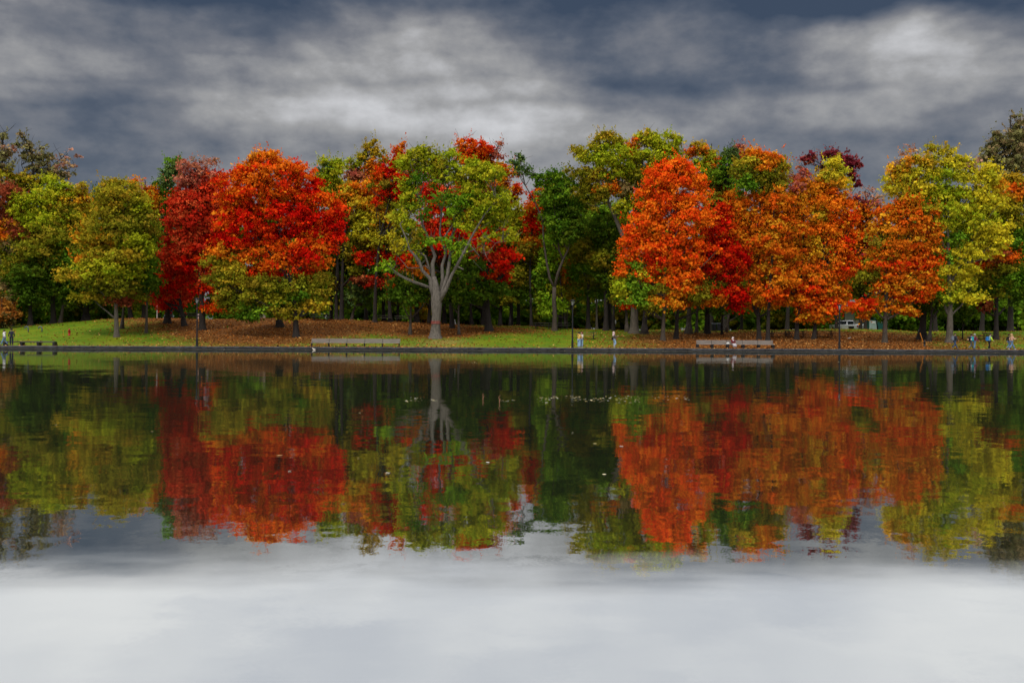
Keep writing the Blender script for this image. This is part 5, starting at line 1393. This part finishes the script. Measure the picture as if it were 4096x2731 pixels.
X, Y = hydrant(277, 1342, .80, red_m, 'red fire hydrant on the green lawn at the left')
st = empty('marker_stake', (X - .16, Y - 1.1, gz(X - .16, Y - 1.1)))
tag(st, 'thin yellow marker stake beside the red hydrant', 'stake')
MB().tube([(0, 0, -.1), (0, 0, .8), (0, 0, .86)], [.022, .022, .016], 6).build('rod', yel_m, st)
MB().lathe([(.026, .78), (.026, .84)], (0, 0, 0), 8).build('tip', red_m, st)
X, Y = hydrant(3698, 1386, .72, blk_m, 'black fire hydrant in the leaf litter at the right')
st = empty('marker_stake', (X - .06, Y + .12, gz(X, Y) + .45))
tag(st, 'orange marker stake leaning left above the black hydrant', 'stake')
MB().tube([(0, 0, -.1), (-.34, .05, 1.0), (-.36, .05, 1.08)], [.036, .036, .028], 6).build('rod', ora_m, st)
MB().lathe([(.05, -.12), (.05, -.04)], (0, 0, 0), 8).build('collar', blk_m, st)

pipe_m = surf('vent_pipe_paint', (.105, .125, .135), .5, (.075, .09, .10), 5.0)
for px, py, lab in ((113, 1328, 'curved grey vent pipe nearer the left photo edge'), (168, 1328, 'curved grey vent pipe nearer the red hydrant')):
    Y = base_depth(px, py)
    X = px_x(px, Y)
    root = empty('vent_pipe', (X, Y, gz(X, Y)))
    tag(root, lab, 'vent pipe', 'curved vent pipes on the lawn')
    pts = [(0, 0, -.3), (0, 0, .42)]
    for j in range(1, 11):
        a = math.pi * j / 10 * .98
        pts.append((-.21 + .21 * math.cos(a), 0, .42 + .21 * math.sin(a)))
    MB().tube(pts, .072, 12).build('pipe', pipe_m, root, smooth=True)
    e = Vector(pts[-1])
    MB().lathe([(.078, -.03), (.088, -.03), (.088, .03), (.078, .03)], (e.x, e.y, e.z), 12).build('rim', pipe_m, root)

bin_m = surf('bin_plastic', (.012, .014, .02), .5, (.02, .022, .03))
lid_m = surf('bin_lid', (.16, .18, .20), .45, (.12, .14, .16))
for px, py, lab in ((2855, 1333, 'dark wheeled bin with a pale lid, left of the pair under the trees'), (2876, 1333, 'dark wheeled bin with a pale lid, right of the pair, nearer the black trunk')):
    Y = 126.0
    X = px_x(px, Y)
    root = empty('litter_bin', (X, Y, gz(X, Y)))
    tag(root, lab, 'bin', 'two bins under the trees')
    MB().box((0, 0, .48), (.50, .55, .9)).build('body', bin_m, root, bevel=.03)
    root_lid = MB().box((0, 0, .965), (.58, .62, .06)).box((0, .26, 1.0), (.5, .06, .05)).build('lid', lid_m, root, bevel=.015)
    for s in (-1, 1):
        MB().tube([(s * .24, .27, .09), (s * .29, .27, .09)], .09, 10).build('wheel', iron, root)

white_m = surf('white_paint', (.62, .62, .60), .6, (.5, .5, .48))
X, Y = px_x(1536 + 1305 / 4.594, 125), 125.0
root = empty('board', (X, Y, gz(X, Y)))
tag(root, 'curved pale board leaning on a dark trunk right of the grey trunk', 'board')
mb = MB()
poly = [(0, 0), (.22, -.05), (.16, .12), (.06, .35), (-.02, .70), (-.10, .72), (-.06, .38)]
mb.prism([(a, c) for a, c in poly], -.02, .02)
mb.build('panel', white_m, root)
MB().box((.06, .04, .03), (.30, .12, .05)).build('foot', iron, root)

# small sign board far left
X, Y = px_x(66, 136), 136.0
root = empty('notice_board', (X, Y, gz(X, Y)))
tag(root, 'small white notice board in the shade behind the walking couple', 'notice board')
MB().box((0, 0, 1.15), (.30, .05, .45)).build('panel', white_m, root)
MB().box((0, .05, .5), (.06, .05, 1.3)).build('post', iron, root)

# ------------------------------------------------------------------ pickup truck and car beyond the crest
paint_w = surf('white_car_paint', (.80, .81, .83), .25, (.76, .77, .79), 2.0, spec=.5)
tyre_m = surf('tyre', (.018, .018, .018), .8)
rim_m = surf('rim', (.35, .35, .36), .35, metal=.6)
win_m = surf('car_glass', (.015, .018, .022), .08, (.02, .024, .03), spec=.6)
tail_m = surf('tail_light', (.50, .015, .012), .25, (.42, .01, .01))
dark_m = surf('dark_trim', (.02, .02, .022), .6)


def wheel(root, x, y, r):
    w = MB().lathe([(r * .62, -.11), (r * .95, -.11), (r, -.07), (r, .07), (r * .95, .11), (r * .62, .11)], (0, 0, 0), 18).build('tyre', tyre_m, None, smooth=True)
    wheel_ = empty('wheel', (x, y, r))
    wheel_.parent = root
    wheel_.rotation_euler = (R(90), 0, 0)
    w.parent = wheel_
    h = MB().lathe([(r * .2, -.08), (r * .62, -.10), (r * .62, .10), (r * .2, .08)], (0, 0, 0), 12).build('rim', rim_m, None)
    h.parent = wheel_


X, Y = px_x(3385, 148), 148.0
truck = empty('pickup_truck', (X, Y, gz(X, Y)), R(122))
tag(truck, 'white pickup truck with red tail lights parked beyond the crest', 'truck')
mb = MB()      # front of the truck is +X
mb.prism([(-2.75, .55), (-2.75, 1.18), (-.75, 1.18), (-.62, 1.22), (1.35, 1.22), (2.6, 1.12), (2.75, .95), (2.75, .5)], -.97, .97)
mb.build('body', paint_w, truck, bevel=.05)
mb = MB()
for dz, sc_ in ((0, 1),):
    n = len(mb.v)
    low = [(-.85, -.92), (1.35, -.92), (1.35, .92), (-.85, .92)]
    hig = [(-.72, -.74), (.65, -.74), (.65, .74), (-.72, .74)]
    mb.v += [(a, b_, 1.21) for a, b_ in low] + [(a, b_, 1.86) for a, b_ in hig]
    mb.f += [(n, n + 1, n + 5, n + 4), (n + 1, n + 2, n + 6, n + 5), (n + 2, n + 3, n + 7, n + 6), (n + 3, n, n + 4, n + 7), (n + 4, n + 5, n + 6, n + 7)]
mb.build('cab', paint_w, truck, bevel=.05)
MB().prism([(-.86, 1.30), (-.805, 1.30), (-.73, 1.76), (-.79, 1.76)], -.68, .68).build('rear_window', win_m, truck)
for s in (-1, 1):
    a = MB()
    n = len(a.v)
    o_ = .905
    a.v = [(-.72, s * .912, 1.27), (.2, s * .912, 1.27), (1.15, s * .912, 1.27), (.62, s * .79, 1.74), (.15, s * .79, 1.76), (-.66, s * .79, 1.76)]
    a.v += [(x_, y_ - s * .05, z_) for x_, y_, z_ in a.v]
    a.f = [(0, 1, 2, 3, 4, 5), (11, 10, 9, 8, 7, 6)] + [(i, (i + 1) % 6, 6 + (i + 1) % 6, 6 + i) for i in range(6)]
    a.build('side_window', win_m, truck)
    MB().box((-2.76, s * .86, .98), (.05, .17, .36)).build('tail_light', tail_m, truck)
    for wx in (-1.7, 1.75):
        wheel(truck, wx, s * .88, .40)
    MB().box((-1.7, s * .975, .78), (1.02, .03, .34)).build('wheel_arch', dark_m, truck)
MB().box((-2.785, 0, .93), (.03, 1.42, .40)).build('tailgate', paint_w, truck, bevel=.01)
MB().box((-2.81, 0, 1.03), (.03, .34, .09)).build('tailgate_handle', dark_m, truck)
MB().box((-2.80, 0, .52), (.16, 1.86, .16)).build('bumper', rim_m, truck, bevel=.02)
MB().box((-1.75, 0, 1.20), (1.8, 1.66, .03)).build('bed_cover', dark_m, truck)

X, Y = px_x(3438, 150), 150.0
car = empty('parked_car', (X, Y, gz(X, Y)), R(75))
tag(car, 'white car mostly hidden by a young tree beside the pickup truck', 'car')
MB().prism([(-2.1, .4), (-2.12, .85), (-1.6, .95), (1.0, .92), (2.05, .72), (2.12, .4)], -.86, .86).build('body', paint_w, car, bevel=.06)
MB().prism([(-1.75, .93), (-1.1, 1.42), (.2, 1.44), (1.05, .92)], -.74, .74).build('cabin', win_m, car, bevel=.05)
MB().prism([(-1.1, 1.425), (-1.0, 1.47), (.1, 1.48), (.2, 1.445)], -.70, .70).build('roof', paint_w, car)
for s in (-1, 1):
    for wx in (-1.3, 1.3):
        wheel(car, wx, s * .79, .31)
    MB().box((2.08, s * .65, .66), (.06, .28, .12)).build('headlight', rim_m, car)
    MB().box((-2.1, s * .66, .75), (.06, .26, .12)).build('tail_light', tail_m, car)

# ------------------------------------------------------------------ teal hut and grey roofed house beyond the trees; stone shelter on the left
teal = surf('teal_cladding', (.012, .085, .075), .6, (.01, .06, .055), 2.0)
pale_t = surf('pale_panel', (.30, .38, .37), .6, (.24, .31, .30))
roof_m = surf('roof_shingle', (.13, .115, .105), .9, (.08, .07, .066), 3.0, (1, 5, 1))
X, Y = px_x(3525, 158), 158.0
hut = empty('park_hut', (X, Y, gz(X, Y)))
tag(hut, 'dark teal hut with a pale front and a white sill, right of the pickup truck', 'hut')
MB().box((0, 0, 1.35), (5.6, 4, 2.7)).build('wall', teal, hut)
MB().box((-2.1, -2.03, 1.1), (1.3, .06, 2.1)).build('panel', pale_t, hut)
MB().box((.4, -2.05, 1.9), (2.4, .1, .07)).build('sill', white_m, hut)
MB().box((.4, -2.02, 2.3), (2.3, .05, .7)).build('window', win_m, hut)
MB().prism([(-3.2, 2.70), (0, 4.0), (3.2, 2.70), (3.2, 2.78), (0, 4.1), (-3.2, 2.78)], -2.4, 2.4).build('roof', roof_m, hut)
MB().box((-2.1, -2.09, 1.85), (.55, .04, .32)).build('notice', white_m, hut)
# railing beside the hut
rr = empty('railing', (px_x(3585, 150), 150, gz(px_x(3585, 150), 150)))
tag(rr, 'thin pale railing right of the teal hut', 'railing')
for xx in (-1.0, 0, 1.0):
    MB().tube([(xx, 0, -.1), (xx, 0, 1.5)], .035, 6).build('post', rim_m, rr)
MB().tube([(-1.05, -.04, .35), (1.05, -.04, .35)], .03, 6).tube([(-1.05, -.04, 1.45), (1.05, -.04, 1.45)], .03, 6).build('rail', rim_m, rr)
X, Y = px_x(3505, 172), 172.0
hs = empty('chalet', (X, Y, gz(X, Y)))
tag(hs, 'house with a wide grey-brown roof glimpsed through the orange leaves', 'house')
MB().box((0, 0, 2.6), (9, 7, 5.2)).build('wall', surf('beige_wall', (.16, .15, .13), .8), hs)
MB().prism([(-5.6, 5.2), (0, 8.2), (5.6, 5.2), (5.6, 5.05), (0, 8.02), (-5.6, 5.05)], -4.2, 4.2).build('roof', roof_m, hs)
for xx in (-2.6, 0, 2.6):
    w = MB().box((xx, -3.52, 3.6), (1.2, .06, 1.3)).build('window', white_m, hs)
    MB().box((xx, -3.56, 3.6), (1.0, .05, 1.1)).build('pane', win_m, w)

stone_w = surf('shelter_stone', (.33, .29, .23), .9, (.24, .21, .17), 4.0)
X, Y = px_x(1042, 134), 134.0
sh = empty('stone_shelter', (X, Y, gz(X, Y)))
tag(sh, 'pale stone shelter with dark glass glimpsed under the left boughs of the huge scarlet maple', 'shelter')
MB().box((.52, 0, 1.3), (.30, .4, 2.7)).build('pillar', stone_w, sh)
MB().box((-1.6, 0, 1.3), (.30, .4, 2.7)).build('pillar', stone_w, sh)
MB().box((-.54, .1, .45), (1.82, .2, .9)).build('wall', surf('shelter_wall', (.16, .12, .10), .8), sh)
pn = MB().box((-.54, .1, 1.65), (1.82, .06, 1.45)).build('window', win_m, sh)
MB().box((-.30, .05, 1.75), (.24, .02, .5)).build('notice', white_m, pn)
MB().box((-.54, .3, 2.72), (3.0, 2.2, .16)).build('roof', roof_m, sh)
# stone picnic block with pink panels on the crest, left
X, Y = px_x(796, 129), 129.0
sg = empty('notice_board', (X, Y, gz(X, Y)))
tag(sg, 'pale pink panelled board on the crest behind the left lamp post', 'notice board')
pk = surf('pink_panel', (.55, .40, .36), .7, (.5, .36, .33))
for xx in (-.17, .17):
    for zz in (.22, .60):
        MB().box((xx, 0, zz), (.28, .05, .30)).build('panel', pk, sg)
MB().box((0, .03, .4), (.78, .05, .86)).build('frame', dark_m, sg)
# grey asphalt lane on the crest behind the crimson maples
MB_ = MB()
v = []
for xx in np.linspace(px_x(690, 131), px_x(900, 131), 16):
    for yy_ in (129.6, 134.0):
        v.append((xx, yy_, gz(xx, yy_) + .03))
MB_.v = v
MB_.f = [(2 * i, 2 * i + 2, 2 * i + 3, 2 * i + 1) for i in range(15)]
tag(MB_.build('lane', surf('asphalt', (.11, .115, .125), .9, (.09, .095, .10))), kind='structure')
# pale birch pole
MBp = empty('birch_tree', (px_x(628, 128), 128, gz(px_x(628, 128), 128)))
tag(MBp, 'thin pale birch stem on the crest left of the crimson maples', 'tree')
MB().tube([(0, 0, -.3), (.02, 0, 1.5), (.0, 0, 3.5), (.1, 0, 5.5)], [.10, .085, .07, .04], 8).build('trunk', surf('birch_bark', (.42, .38, .33), .9, (.25, .22, .19), 3.0), MBp)
rngb = np.random.default_rng(5)
Vb, Cb, _ = grow([(0, 0, 4.6, 1.2, 1.0, .9, 'OL', .8), (.2, 0, 5.6, .9, .8, .7, 'DG', .8)], rngb, .3, 1, .4)
ob_ = bpy.data.objects.new('crown', crown_mesh('crown', Vb, Cb)); COL.objects.link(ob_); ob_.parent = MBp

# ------------------------------------------------------------------ people
skin_m = surf('skin', (.42, .24, .16), .6, (.38, .21, .14))


def cloth(name, c):
    return surf('cloth_' + name, c, .9, tuple(.75 * q for q in c), 9.0)


def skinned(name, verts, edges, radii, mat, parent, sub=1):
    me = bpy.data.meshes.new(name)
    me.from_pydata(verts, edges, [])
    me.materials.append(mat)
    o = bpy.data.objects.new(name, me)
    COL.objects.link(o)
    o.parent = parent
    s = o.modifiers.new('skin', 'SKIN')
    s.use_smooth_shade = True
    for i, r in enumerate(radii):
        d = me.skin_vertices[0].data[i]
        d.radius = r if isinstance(r, tuple) else (r, r)
        d.use_root = (i == 0)
    sb = o.modifiers.new('smooth', 'SUBSURF')
    sb.levels = sub
    sb.render_levels = sub
    return o


class Graph:
    def __init__(self):
        self.v, self.e, self.r = [], [], []

    def add(self, p, r, prev=None):
        self.v.append(tuple(p)); self.r.append(r)
        if prev is not None:
            self.e.append((prev, len(self.v) - 1))
        return len(self.v) - 1

    def chain(self, prev, pts):
        for p, r in pts:
            prev = self.add(p, r, prev)
        return prev


POSES = {
    # per side (left +Y, right -Y): hip-knee-ankle-toe and elbow-wrist, x forward, for a figure 1.72 m tall
    'walk': dict(L=[(.16, .50), (.34, .10), (.50, .06)], Rr=[(-.02, .50), (-.34, .16), (-.24, .04)], aL=[(-.16, 1.16), (-.12, .93)], aR=[(.06, 1.13), (.24, .98)]),
    'walk_phone': dict(L=[(.05, .50), (.02, .09), (.16, .04)], Rr=[(.16, .55), (-.02, .26), (.10, .18)], aL=[(.02, 1.13), (.20, 1.02)], aR=[(.12, 1.14), (.36, 1.30)]),
    'stride_phone': dict(L=[(.18, .50), (.38, .10), (.54, .07)], Rr=[(-.06, .50), (-.36, .14), (-.26, .03)], aL=[(-.14, 1.14), (-.06, .93)], aR=[(.12, 1.13), (.38, 1.20)]),
    'stand': dict(L=[(.03, .50), (.0, .08), (.16, .03)], Rr=[(.0, .50), (-.04, .08), (.12, .03)], aL=[(.0, 1.13), (.06, .90)], aR=[(.02, 1.13), (.08, .90)]),
    'reach': dict(L=[(.06, .50), (.10, .08), (.26, .03)], Rr=[(.0, .50), (-.12, .08), (.04, .03)], aL=[(.16, 1.16), (.38, 1.02)], aR=[(.14, 1.12), (.34, .94)]),
    'hug': dict(L=[(.03, .50), (.0, .08), (.16, .03)], Rr=[(.02, .50), (.0, .08), (.15, .03)], aL=[(.16, 1.14), (.34, 1.08)], aR=[(.16, 1.14), (.34, 1.10)]),
    'sit': dict(L=[(.44, .48), (.46, .08), (.62, .03)], Rr=[(.44, .47), (.40, .08), (.56, .03)], aL=[(.06, .74), (.28, .60)], aR=[(.08, .74), (.26, .60)]),
}


def person(label, px, Y, facing, pose, top, legs, hair, h=1.70, hair_style='short', lean=0.0, wide=.075, z0=None, skirt=False, shoes='dark', hood=None):
    X = px_x(px, Y)
    z = gz(X, Y) + .013 if z0 is None else z0
    root = empty('person', (X, Y, z), facing)
    s = h / 1.72
    root.scale = (s, s, s)
    tag(root, label, 'person')
    P = POSES[pose]
    sit = pose == 'sit'
    dz = -.46 if sit else 0.0

    def U(x, y, zz):                       # upper body point
        return (x + lean * (zz - .95), y, zz + dz)

    # ---- the body: one skin
    g = Graph()
    pel = g.add(U(0, 0, .97), (.115, .085))
    bel = g.add(U(.01, 0, 1.12), (.095, .07), pel)
    che = g.add(U(0, 0, 1.30), (.115, .08), bel)
    nk = g.add(U(.0, 0, 1.45), .052, che)
    jaw = g.add(U(.025, 0, 1.53), .062, nk)
    hd = g.add(U(.015, 0, 1.62), (.082, .092), jaw)
    g.add(U(.0, 0, 1.70), .055, hd)
    g.add(U(.118, 0, 1.585), .012, hd)      # nose
    for q in (-1, 1):
        g.add(U(.0, q * .088, 1.60), .014, hd)   # ears
    joints = {}
    for q, leg, arm in ((1, P['L'], P['aL']), (-1, P['Rr'], P['aR'])):
        hip = (0, q * .095, .90 + dz)
        kn, an, to = [(a, q * .10, b_) for a, b_ in leg]
        i = g.add(hip, .075, pel)
        g.chain(i, [(kn, .055), (an, .038), (to, .028)])
        sh_ = U(0, q * .185, 1.39)
        el_ = (arm[0][0] + lean * .2, q * .245, arm[0][1])
        wr = (arm[1][0] + lean * .1, q * (.14 if pose in ('hug', 'sit') or arm[1][1] > 1.05 else .25), arm[1][1])
        i = g.add(sh_, .05, che)
        w_ = g.chain(i, [(el_, .038), (wr, .026)])
        d = (Vector(wr) - Vector(el_)).normalized()
        side = Vector((0, 1, 0)) - d * d.y
        side.normalize()
        up_ = d.cross(side)
        pm = Vector(wr) + d * .06
        pi_ = g.add(pm, .028, w_)
        for f_, (off, ln) in enumerate(((-.027, .068), (-.009, .078), (.009, .073), (.027, .058))):
            b0 = pm + d * .03 + side * off
            k1 = g.add(b0, .010, pi_)
            k2 = g.add(b0 + d * ln * .5 - up_ * .006, .009, k1)
            g.add(b0 + d * ln * .85 - up_ * .026, .007, k2)
        t1 = g.add(pm - d * .02 + side * (-.036 * q), .011, pi_)
        g.add(pm + d * .025 + side * (-.062 * q) - up_ * .01, .009, t1)
        joints[q] = (hip, kn, an, to, sh_, el_, wr)
    skinned('body', g.v, g.e, g.r, skin_m, root)
    # ---- trousers or skirt
    g = Graph()
    pel = g.add((0, 0, .96 + dz), (.135, .115))
    for q in (1, -1):
        hip, kn, an, to, *_ = joints[q]
        i = g.add((hip[0], hip[1], hip[2] - .02 if not sit else hip[2]), .095, pel)
        an2 = Vector(an) + (Vector(kn) - Vector(an)) * .08
        w1, w2 = (.085, wide) if not skirt else (.13, .15)
        g.chain(i, [(kn, w1), (tuple(an2), w2)])
    skinned('skirt' if skirt else 'trousers', g.v, g.e, g.r, legs, root)
    # ---- jacket
    g = Graph()
    a0 = g.add(U(0, 0, .83), (.175, .14))
    a1 = g.add(U(0, 0, 1.08), (.165, .13), a0)
    a2 = g.add(U(0, 0, 1.30), (.19, .13), a1)
    g.add(U(-.01, 0, 1.46), .08, a2)
    for q in (1, -1):
        *_, sh_, el_, wr = joints[q]
        i = g.add(sh_, .078, a2)
        g.chain(i, [(el_, .062), (tuple(Vector(el_).lerp(Vector(wr), .92)), .046)])
    skinned('jacket', g.v, g.e, g.r, top, root)
    if hood is not None:
        MB().lathe([(.04, 0), (.10, .03), (.11, .09), (.07, .14)], U(-.09, 0, 1.38), 10).build('hood', hood, root, smooth=True)
    # ---- shoes
    sm = white_m if shoes == 'white' else dark_m
    for q in (1, -1):
        *_, = joints[q]
        an, to = Vector(joints[q][2]), Vector(joints[q][3])
        heel = an + (an - to).normalized() * .05 + Vector((0, 0, -.04))
        skinned('shoe', [tuple(heel), tuple(an.lerp(to, .5) + Vector((0, 0, -.015))), tuple(to)], [(0, 1), (1, 2)], [.042, .046, .034], sm, root)
    # ---- hair or head covering
    hx, hy, hz_ = U(0, 0, 1.63)
    mb = MB()
    if hair_style == 'short':
        mb.lathe([(.105, -.05), (.112, .02), (.10, .07), (.06, .115), (.01, .128)], (hx - .02, hy, hz_), 12)
        mb.build('hair', hair, root, smooth=True)
    elif hair_style == 'cap':
        mb.lathe([(.108, .0), (.11, .05), (.085, .10), (.03, .125)], (hx, hy, hz_), 12)
        mb.box((hx + .13, hy, hz_ + .015), (.12, .14, .018))
        mb.build('cap', hair, root, smooth=True)
    elif hair_style == 'long':
        mb.lathe([(.06, -.36), (.10, -.26), (.115, -.10), (.118, .02), (.10, .08), (.05, .12)], (hx - .05, hy, hz_), 12)
        mb.build('hair', hair, root, smooth=True)
    elif hair_style == 'scarf':
        mb.lathe([(.17, -.33), (.15, -.24), (.10, -.15), (.125, -.05), (.128, .03), (.105, .09), (.05, .13)], (hx - .068, hy, hz_), 14)
        mb.build('headscarf', hair, root, smooth=True)
    return root, joints, s


def pack(label, who, colour, kind='backpack', size=(.17, .30, .44), off=(-.22, 0, 1.18), dark=None):
    root, joints, s = who
    M_ = root.matrix_basis
    p = Matrix.LocRotScale(root.location, root.rotation_euler, root.scale) @ Vector(off)
    b_ = empty(kind, p, root.rotation_euler.z)
    tag(b_, label, 'backpack' if kind == 'backpack' else 'bag')
    MB().box((0, 0, 0), (size[0] * s, size[1] * s, size[2] * s)).build('body', colour, b_, bevel=.05)
    MB().box((-size[0] * .55 * s, 0, -size[2] * .16 * s), (size[0] * .3 * s, size[1] * .72 * s, size[2] * .42 * s)).build('pocket', dark or colour, b_, bevel=.03)
    mb = MB()
    for q in (-1, 1):
        mb.tube([(size[0] * .45 * s, q * .10 * s, size[2] * .42 * s), (size[0] * 1.15 * s, q * .12 * s, size[2] * .46 * s), (size[0] * 1.9 * s, q * .12 * s, size[2] * .2 * s), (size[0] * 1.6 * s, q * .13 * s, -size[2] * .3 * s)], .02, 5)
    mb.build('strap', dark or colour, b_)


def phone(label, who, q=-1):
    root, joints, s = who
    el_, wr = Vector(joints[q][5]), Vector(joints[q][6])
    d = (wr - el_).normalized()
    p = Matrix.LocRotScale(root.location, root.rotation_euler, root.scale) @ (wr + d * .13 + Vector((.02, 0, .03)))
    b_ = empty('phone', p, root.rotation_euler.z)
    tag(b_, label, 'phone')
    MB().box((0, 0, 0), (.012, .075, .15)).build('case', dark_m, b_, bevel=.004)
    MB().box((-.0075, 0, 0), (.003, .066, .138)).build('screen', win_m, b_)


RT, LF, AW = 0.0, math.pi, math.pi / 2      # facing right, left, away from the camera
jeans = cloth('jeans', (.13, .22, .36))
jeans_l = cloth('jeans_light', (.30, .45, .62))
jeans_d = cloth('jeans_dark', (.045, .075, .14))
navy = cloth('navy', (.018, .022, .035))
black_c = cloth('black', (.012, .012, .014))
grey_c = cloth('grey', (.17, .17, .19))
cream = cloth('cream', (.62, .55, .46))
white_c = cloth('white', (.70, .68, .66))
brown_h = cloth('hair_brown', (.06, .035, .02))
blond_h = cloth('hair_blond', (.42, .27, .12))
grey_h = cloth('hair_grey', (.36, .35, .34))
dark_h = cloth('hair_dark', (.015, .012, .010))
PY = 101.2
person('woman in a white hooded jacket and blue jeans striding left at the left edge', 18, PY, LF + .12, 'walk', white_c, jeans, brown_h, 1.66, 'short', .08, hood=white_c)
person('tall person all in black walking away beside the low dark bench', 46, PY + .3, LF - 1.1, 'stand', navy, cloth('navy_trousers', (.015, .02, .04)), dark_h, 1.80)
person('person in a yellow jacket and light jeans embracing someone beside the middle lamp post', 2316, PY, RT + .75, 'hug', cloth('mustard', (.62, .40, .10)), jeans_l, dark_h, 1.70, 'short', .05, wide=.10, hood=cloth('mustard', (.62, .40, .10)), shoes='white')
person('person in a cream jacket with dark red hair held by the one in yellow', 2327, PY + .42, LF + .75, 'hug', cream, jeans_l, cloth('hair_red', (.14, .03, .02)), 1.70, 'long', .03, wide=.09, shoes='white')
w = person('woman in a pink headscarf and dark brown jacket walking right while filming', 2457, PY, RT + .1, 'walk_phone', cloth('brown_jacket', (.11, .085, .075)), jeans_l, cloth('pink_scarf', (.58, .42, .40)), 1.72, 'scarf', .0, wide=.085, shoes='white')
pack('black shoulder bag on the back of the walker in the pink headscarf', w, black_c, 'bag', (.14, .26, .30), (-.20, .04, 1.02))
phone('phone held up by the walker in the pink headscarf', w)
person('person in a black top and jeans walking under the trees far behind', 2438, 133.0, LF + 1.0, 'walk', black_c, jeans_d, brown_h, 1.72, 'long')
person('person in a pale top half hidden by a black trunk under the trees', 2458, 134.0, LF + .8, 'stand', white_c, black_c, brown_h, 1.68, 'long')
zb = gz(px_x(2935, 102.6), 102.6)
w = person('seated woman in a white headscarf, dark red cardigan and patterned white skirt', 2932, 102.52, -math.pi / 2 + .25, 'sit', cloth('dark_red', (.15, .012, .018)), None or surf('patterned_skirt', (.68, .64, .66), .9, (.10, .09, .12), 14.0), cloth('white_scarf', (.66, .58, .60)), 1.62, 'scarf', .08, skirt=True, z0=zb + .02)
b_ = empty('bag', (px_x(2912, 102.4), 102.38, zb + .47))
tag(b_, 'small white bag lying on the bench beside the seated woman', 'bag')
MB().lathe([(.10, 0), (.17, .03), (.16, .10), (.09, .16), (.05, .17)], (0, 0, 0), 10, 1.2, .7).build('body', white_m, b_, smooth=True)
MB().tube([(-.08, 0, .15), (-.06, 0, .26), (.06, 0, .27), (.08, 0, .15)], .012, 5).build('handle', white_m, b_)
w = person('man in a dark coat and jeans with a grey backpack walking right', 3819, PY, RT, 'walk', navy, jeans_d, dark_h, 1.74, 'cap', .05)
pack('grey backpack on the man in the dark coat', w, cloth('pack_grey', (.14, .16, .19)), size=(.22, .32, .46))
w = person('person in a purple jacket and grey trousers walking right', 3884, PY + .5, RT + .08, 'walk', cloth('purple', (.16, .10, .34)), grey_c, brown_h, 1.68, 'short', .1)
pack('dark backpack with a peach top on the walker in purple', w, black_c, dark=cloth('peach', (.66, .36, .20)), size=(.24, .32, .46))
w = person('grey-haired person in a maroon jacket and jeans walking right', 3898, PY, RT - .05, 'reach', cloth('maroon', (.15, .02, .05)), jeans, grey_h, 1.68, 'short', .06)
pack('teal and white backpack on the grey-haired walker in maroon', w, cloth('teal', (.02, .30, .33)), dark=white_c, size=(.22, .32, .46))
lime = surf('lime_jacket', (.50, .70, .02), .8, (.44, .62, .02))
w = person('walker in a lime sleeved pale blue jacket, black trousers and black cap', 3957, PY, RT - .2, 'reach', cloth('pale_blue', (.20, .36, .42)), black_c, dark_h, 1.72, 'cap', .16)
jo = w[1]
for q in (1, -1):
    s_, e_, r_ = jo[q][4], jo[q][5], jo[q][6]
    skinned('sleeve', [s_, e_, tuple(Vector(e_).lerp(Vector(r_), .9))], [(0, 1), (1, 2)], [.092, .074, .056], lime, w[0])
pack('bright blue backpack on the walker in the lime sleeved jacket', w, cloth('blue_pack', (.02, .16, .42)), size=(.24, .32, .44), off=(-.20, 0, 1.16))
person('person in a black coat and jeans striding right, half hidden by the blonde woman', 4036, PY + .5, RT + .05, 'walk', black_c, jeans, dark_h, 1.66, 'short')
w = person('blonde woman in a peach top and flared jeans striding right at the right edge', 4047, PY, RT, 'stride_phone', cloth('peach_top', (.66, .38, .25)), jeans, blond_h, 1.72, 'long', .04, wide=.10, shoes='white')
phone('phone held out by the blonde woman in the peach top', w)


def bird(px, Y, z, label, cat, col, s=1.0, rz=0.0):
    X = px_x(px, Y)
    root = empty('gull', (X, Y, z), rz)
    root.scale = (s, s, s)
    tag(root, label, cat)
    skinned('body', [(0, 0, .12), (.10, 0, .14), (.15, 0, .21), (.18, 0, .25), (.25, 0, .245), (-.12, 0, .11), (-.24, 0, .12)], [(0, 1), (1, 2), (2, 3), (3, 4), (0, 5), (5, 6)],
            [(.075, .08), .06, .035, .042, .008, .06, .015], col, root)
    for q in (-1, 1):
        MB().tube([(.02, q * .03, .08), (.02, q * .03, 0)], .008, 5).build('leg', yel_m, root)


bird(3397, 113.0, gz(px_x(3397, 113), 113.0), 'pale gull standing in the leaf litter right of the right lamp post', 'bird', surf('gull_grey', (.42, .42, .43), .8), .9)
bird(1256, 99.6, -.05, 'small whitish bird on the water below the left end of the grey bench', 'bird', cream, 1.0, 2.6)
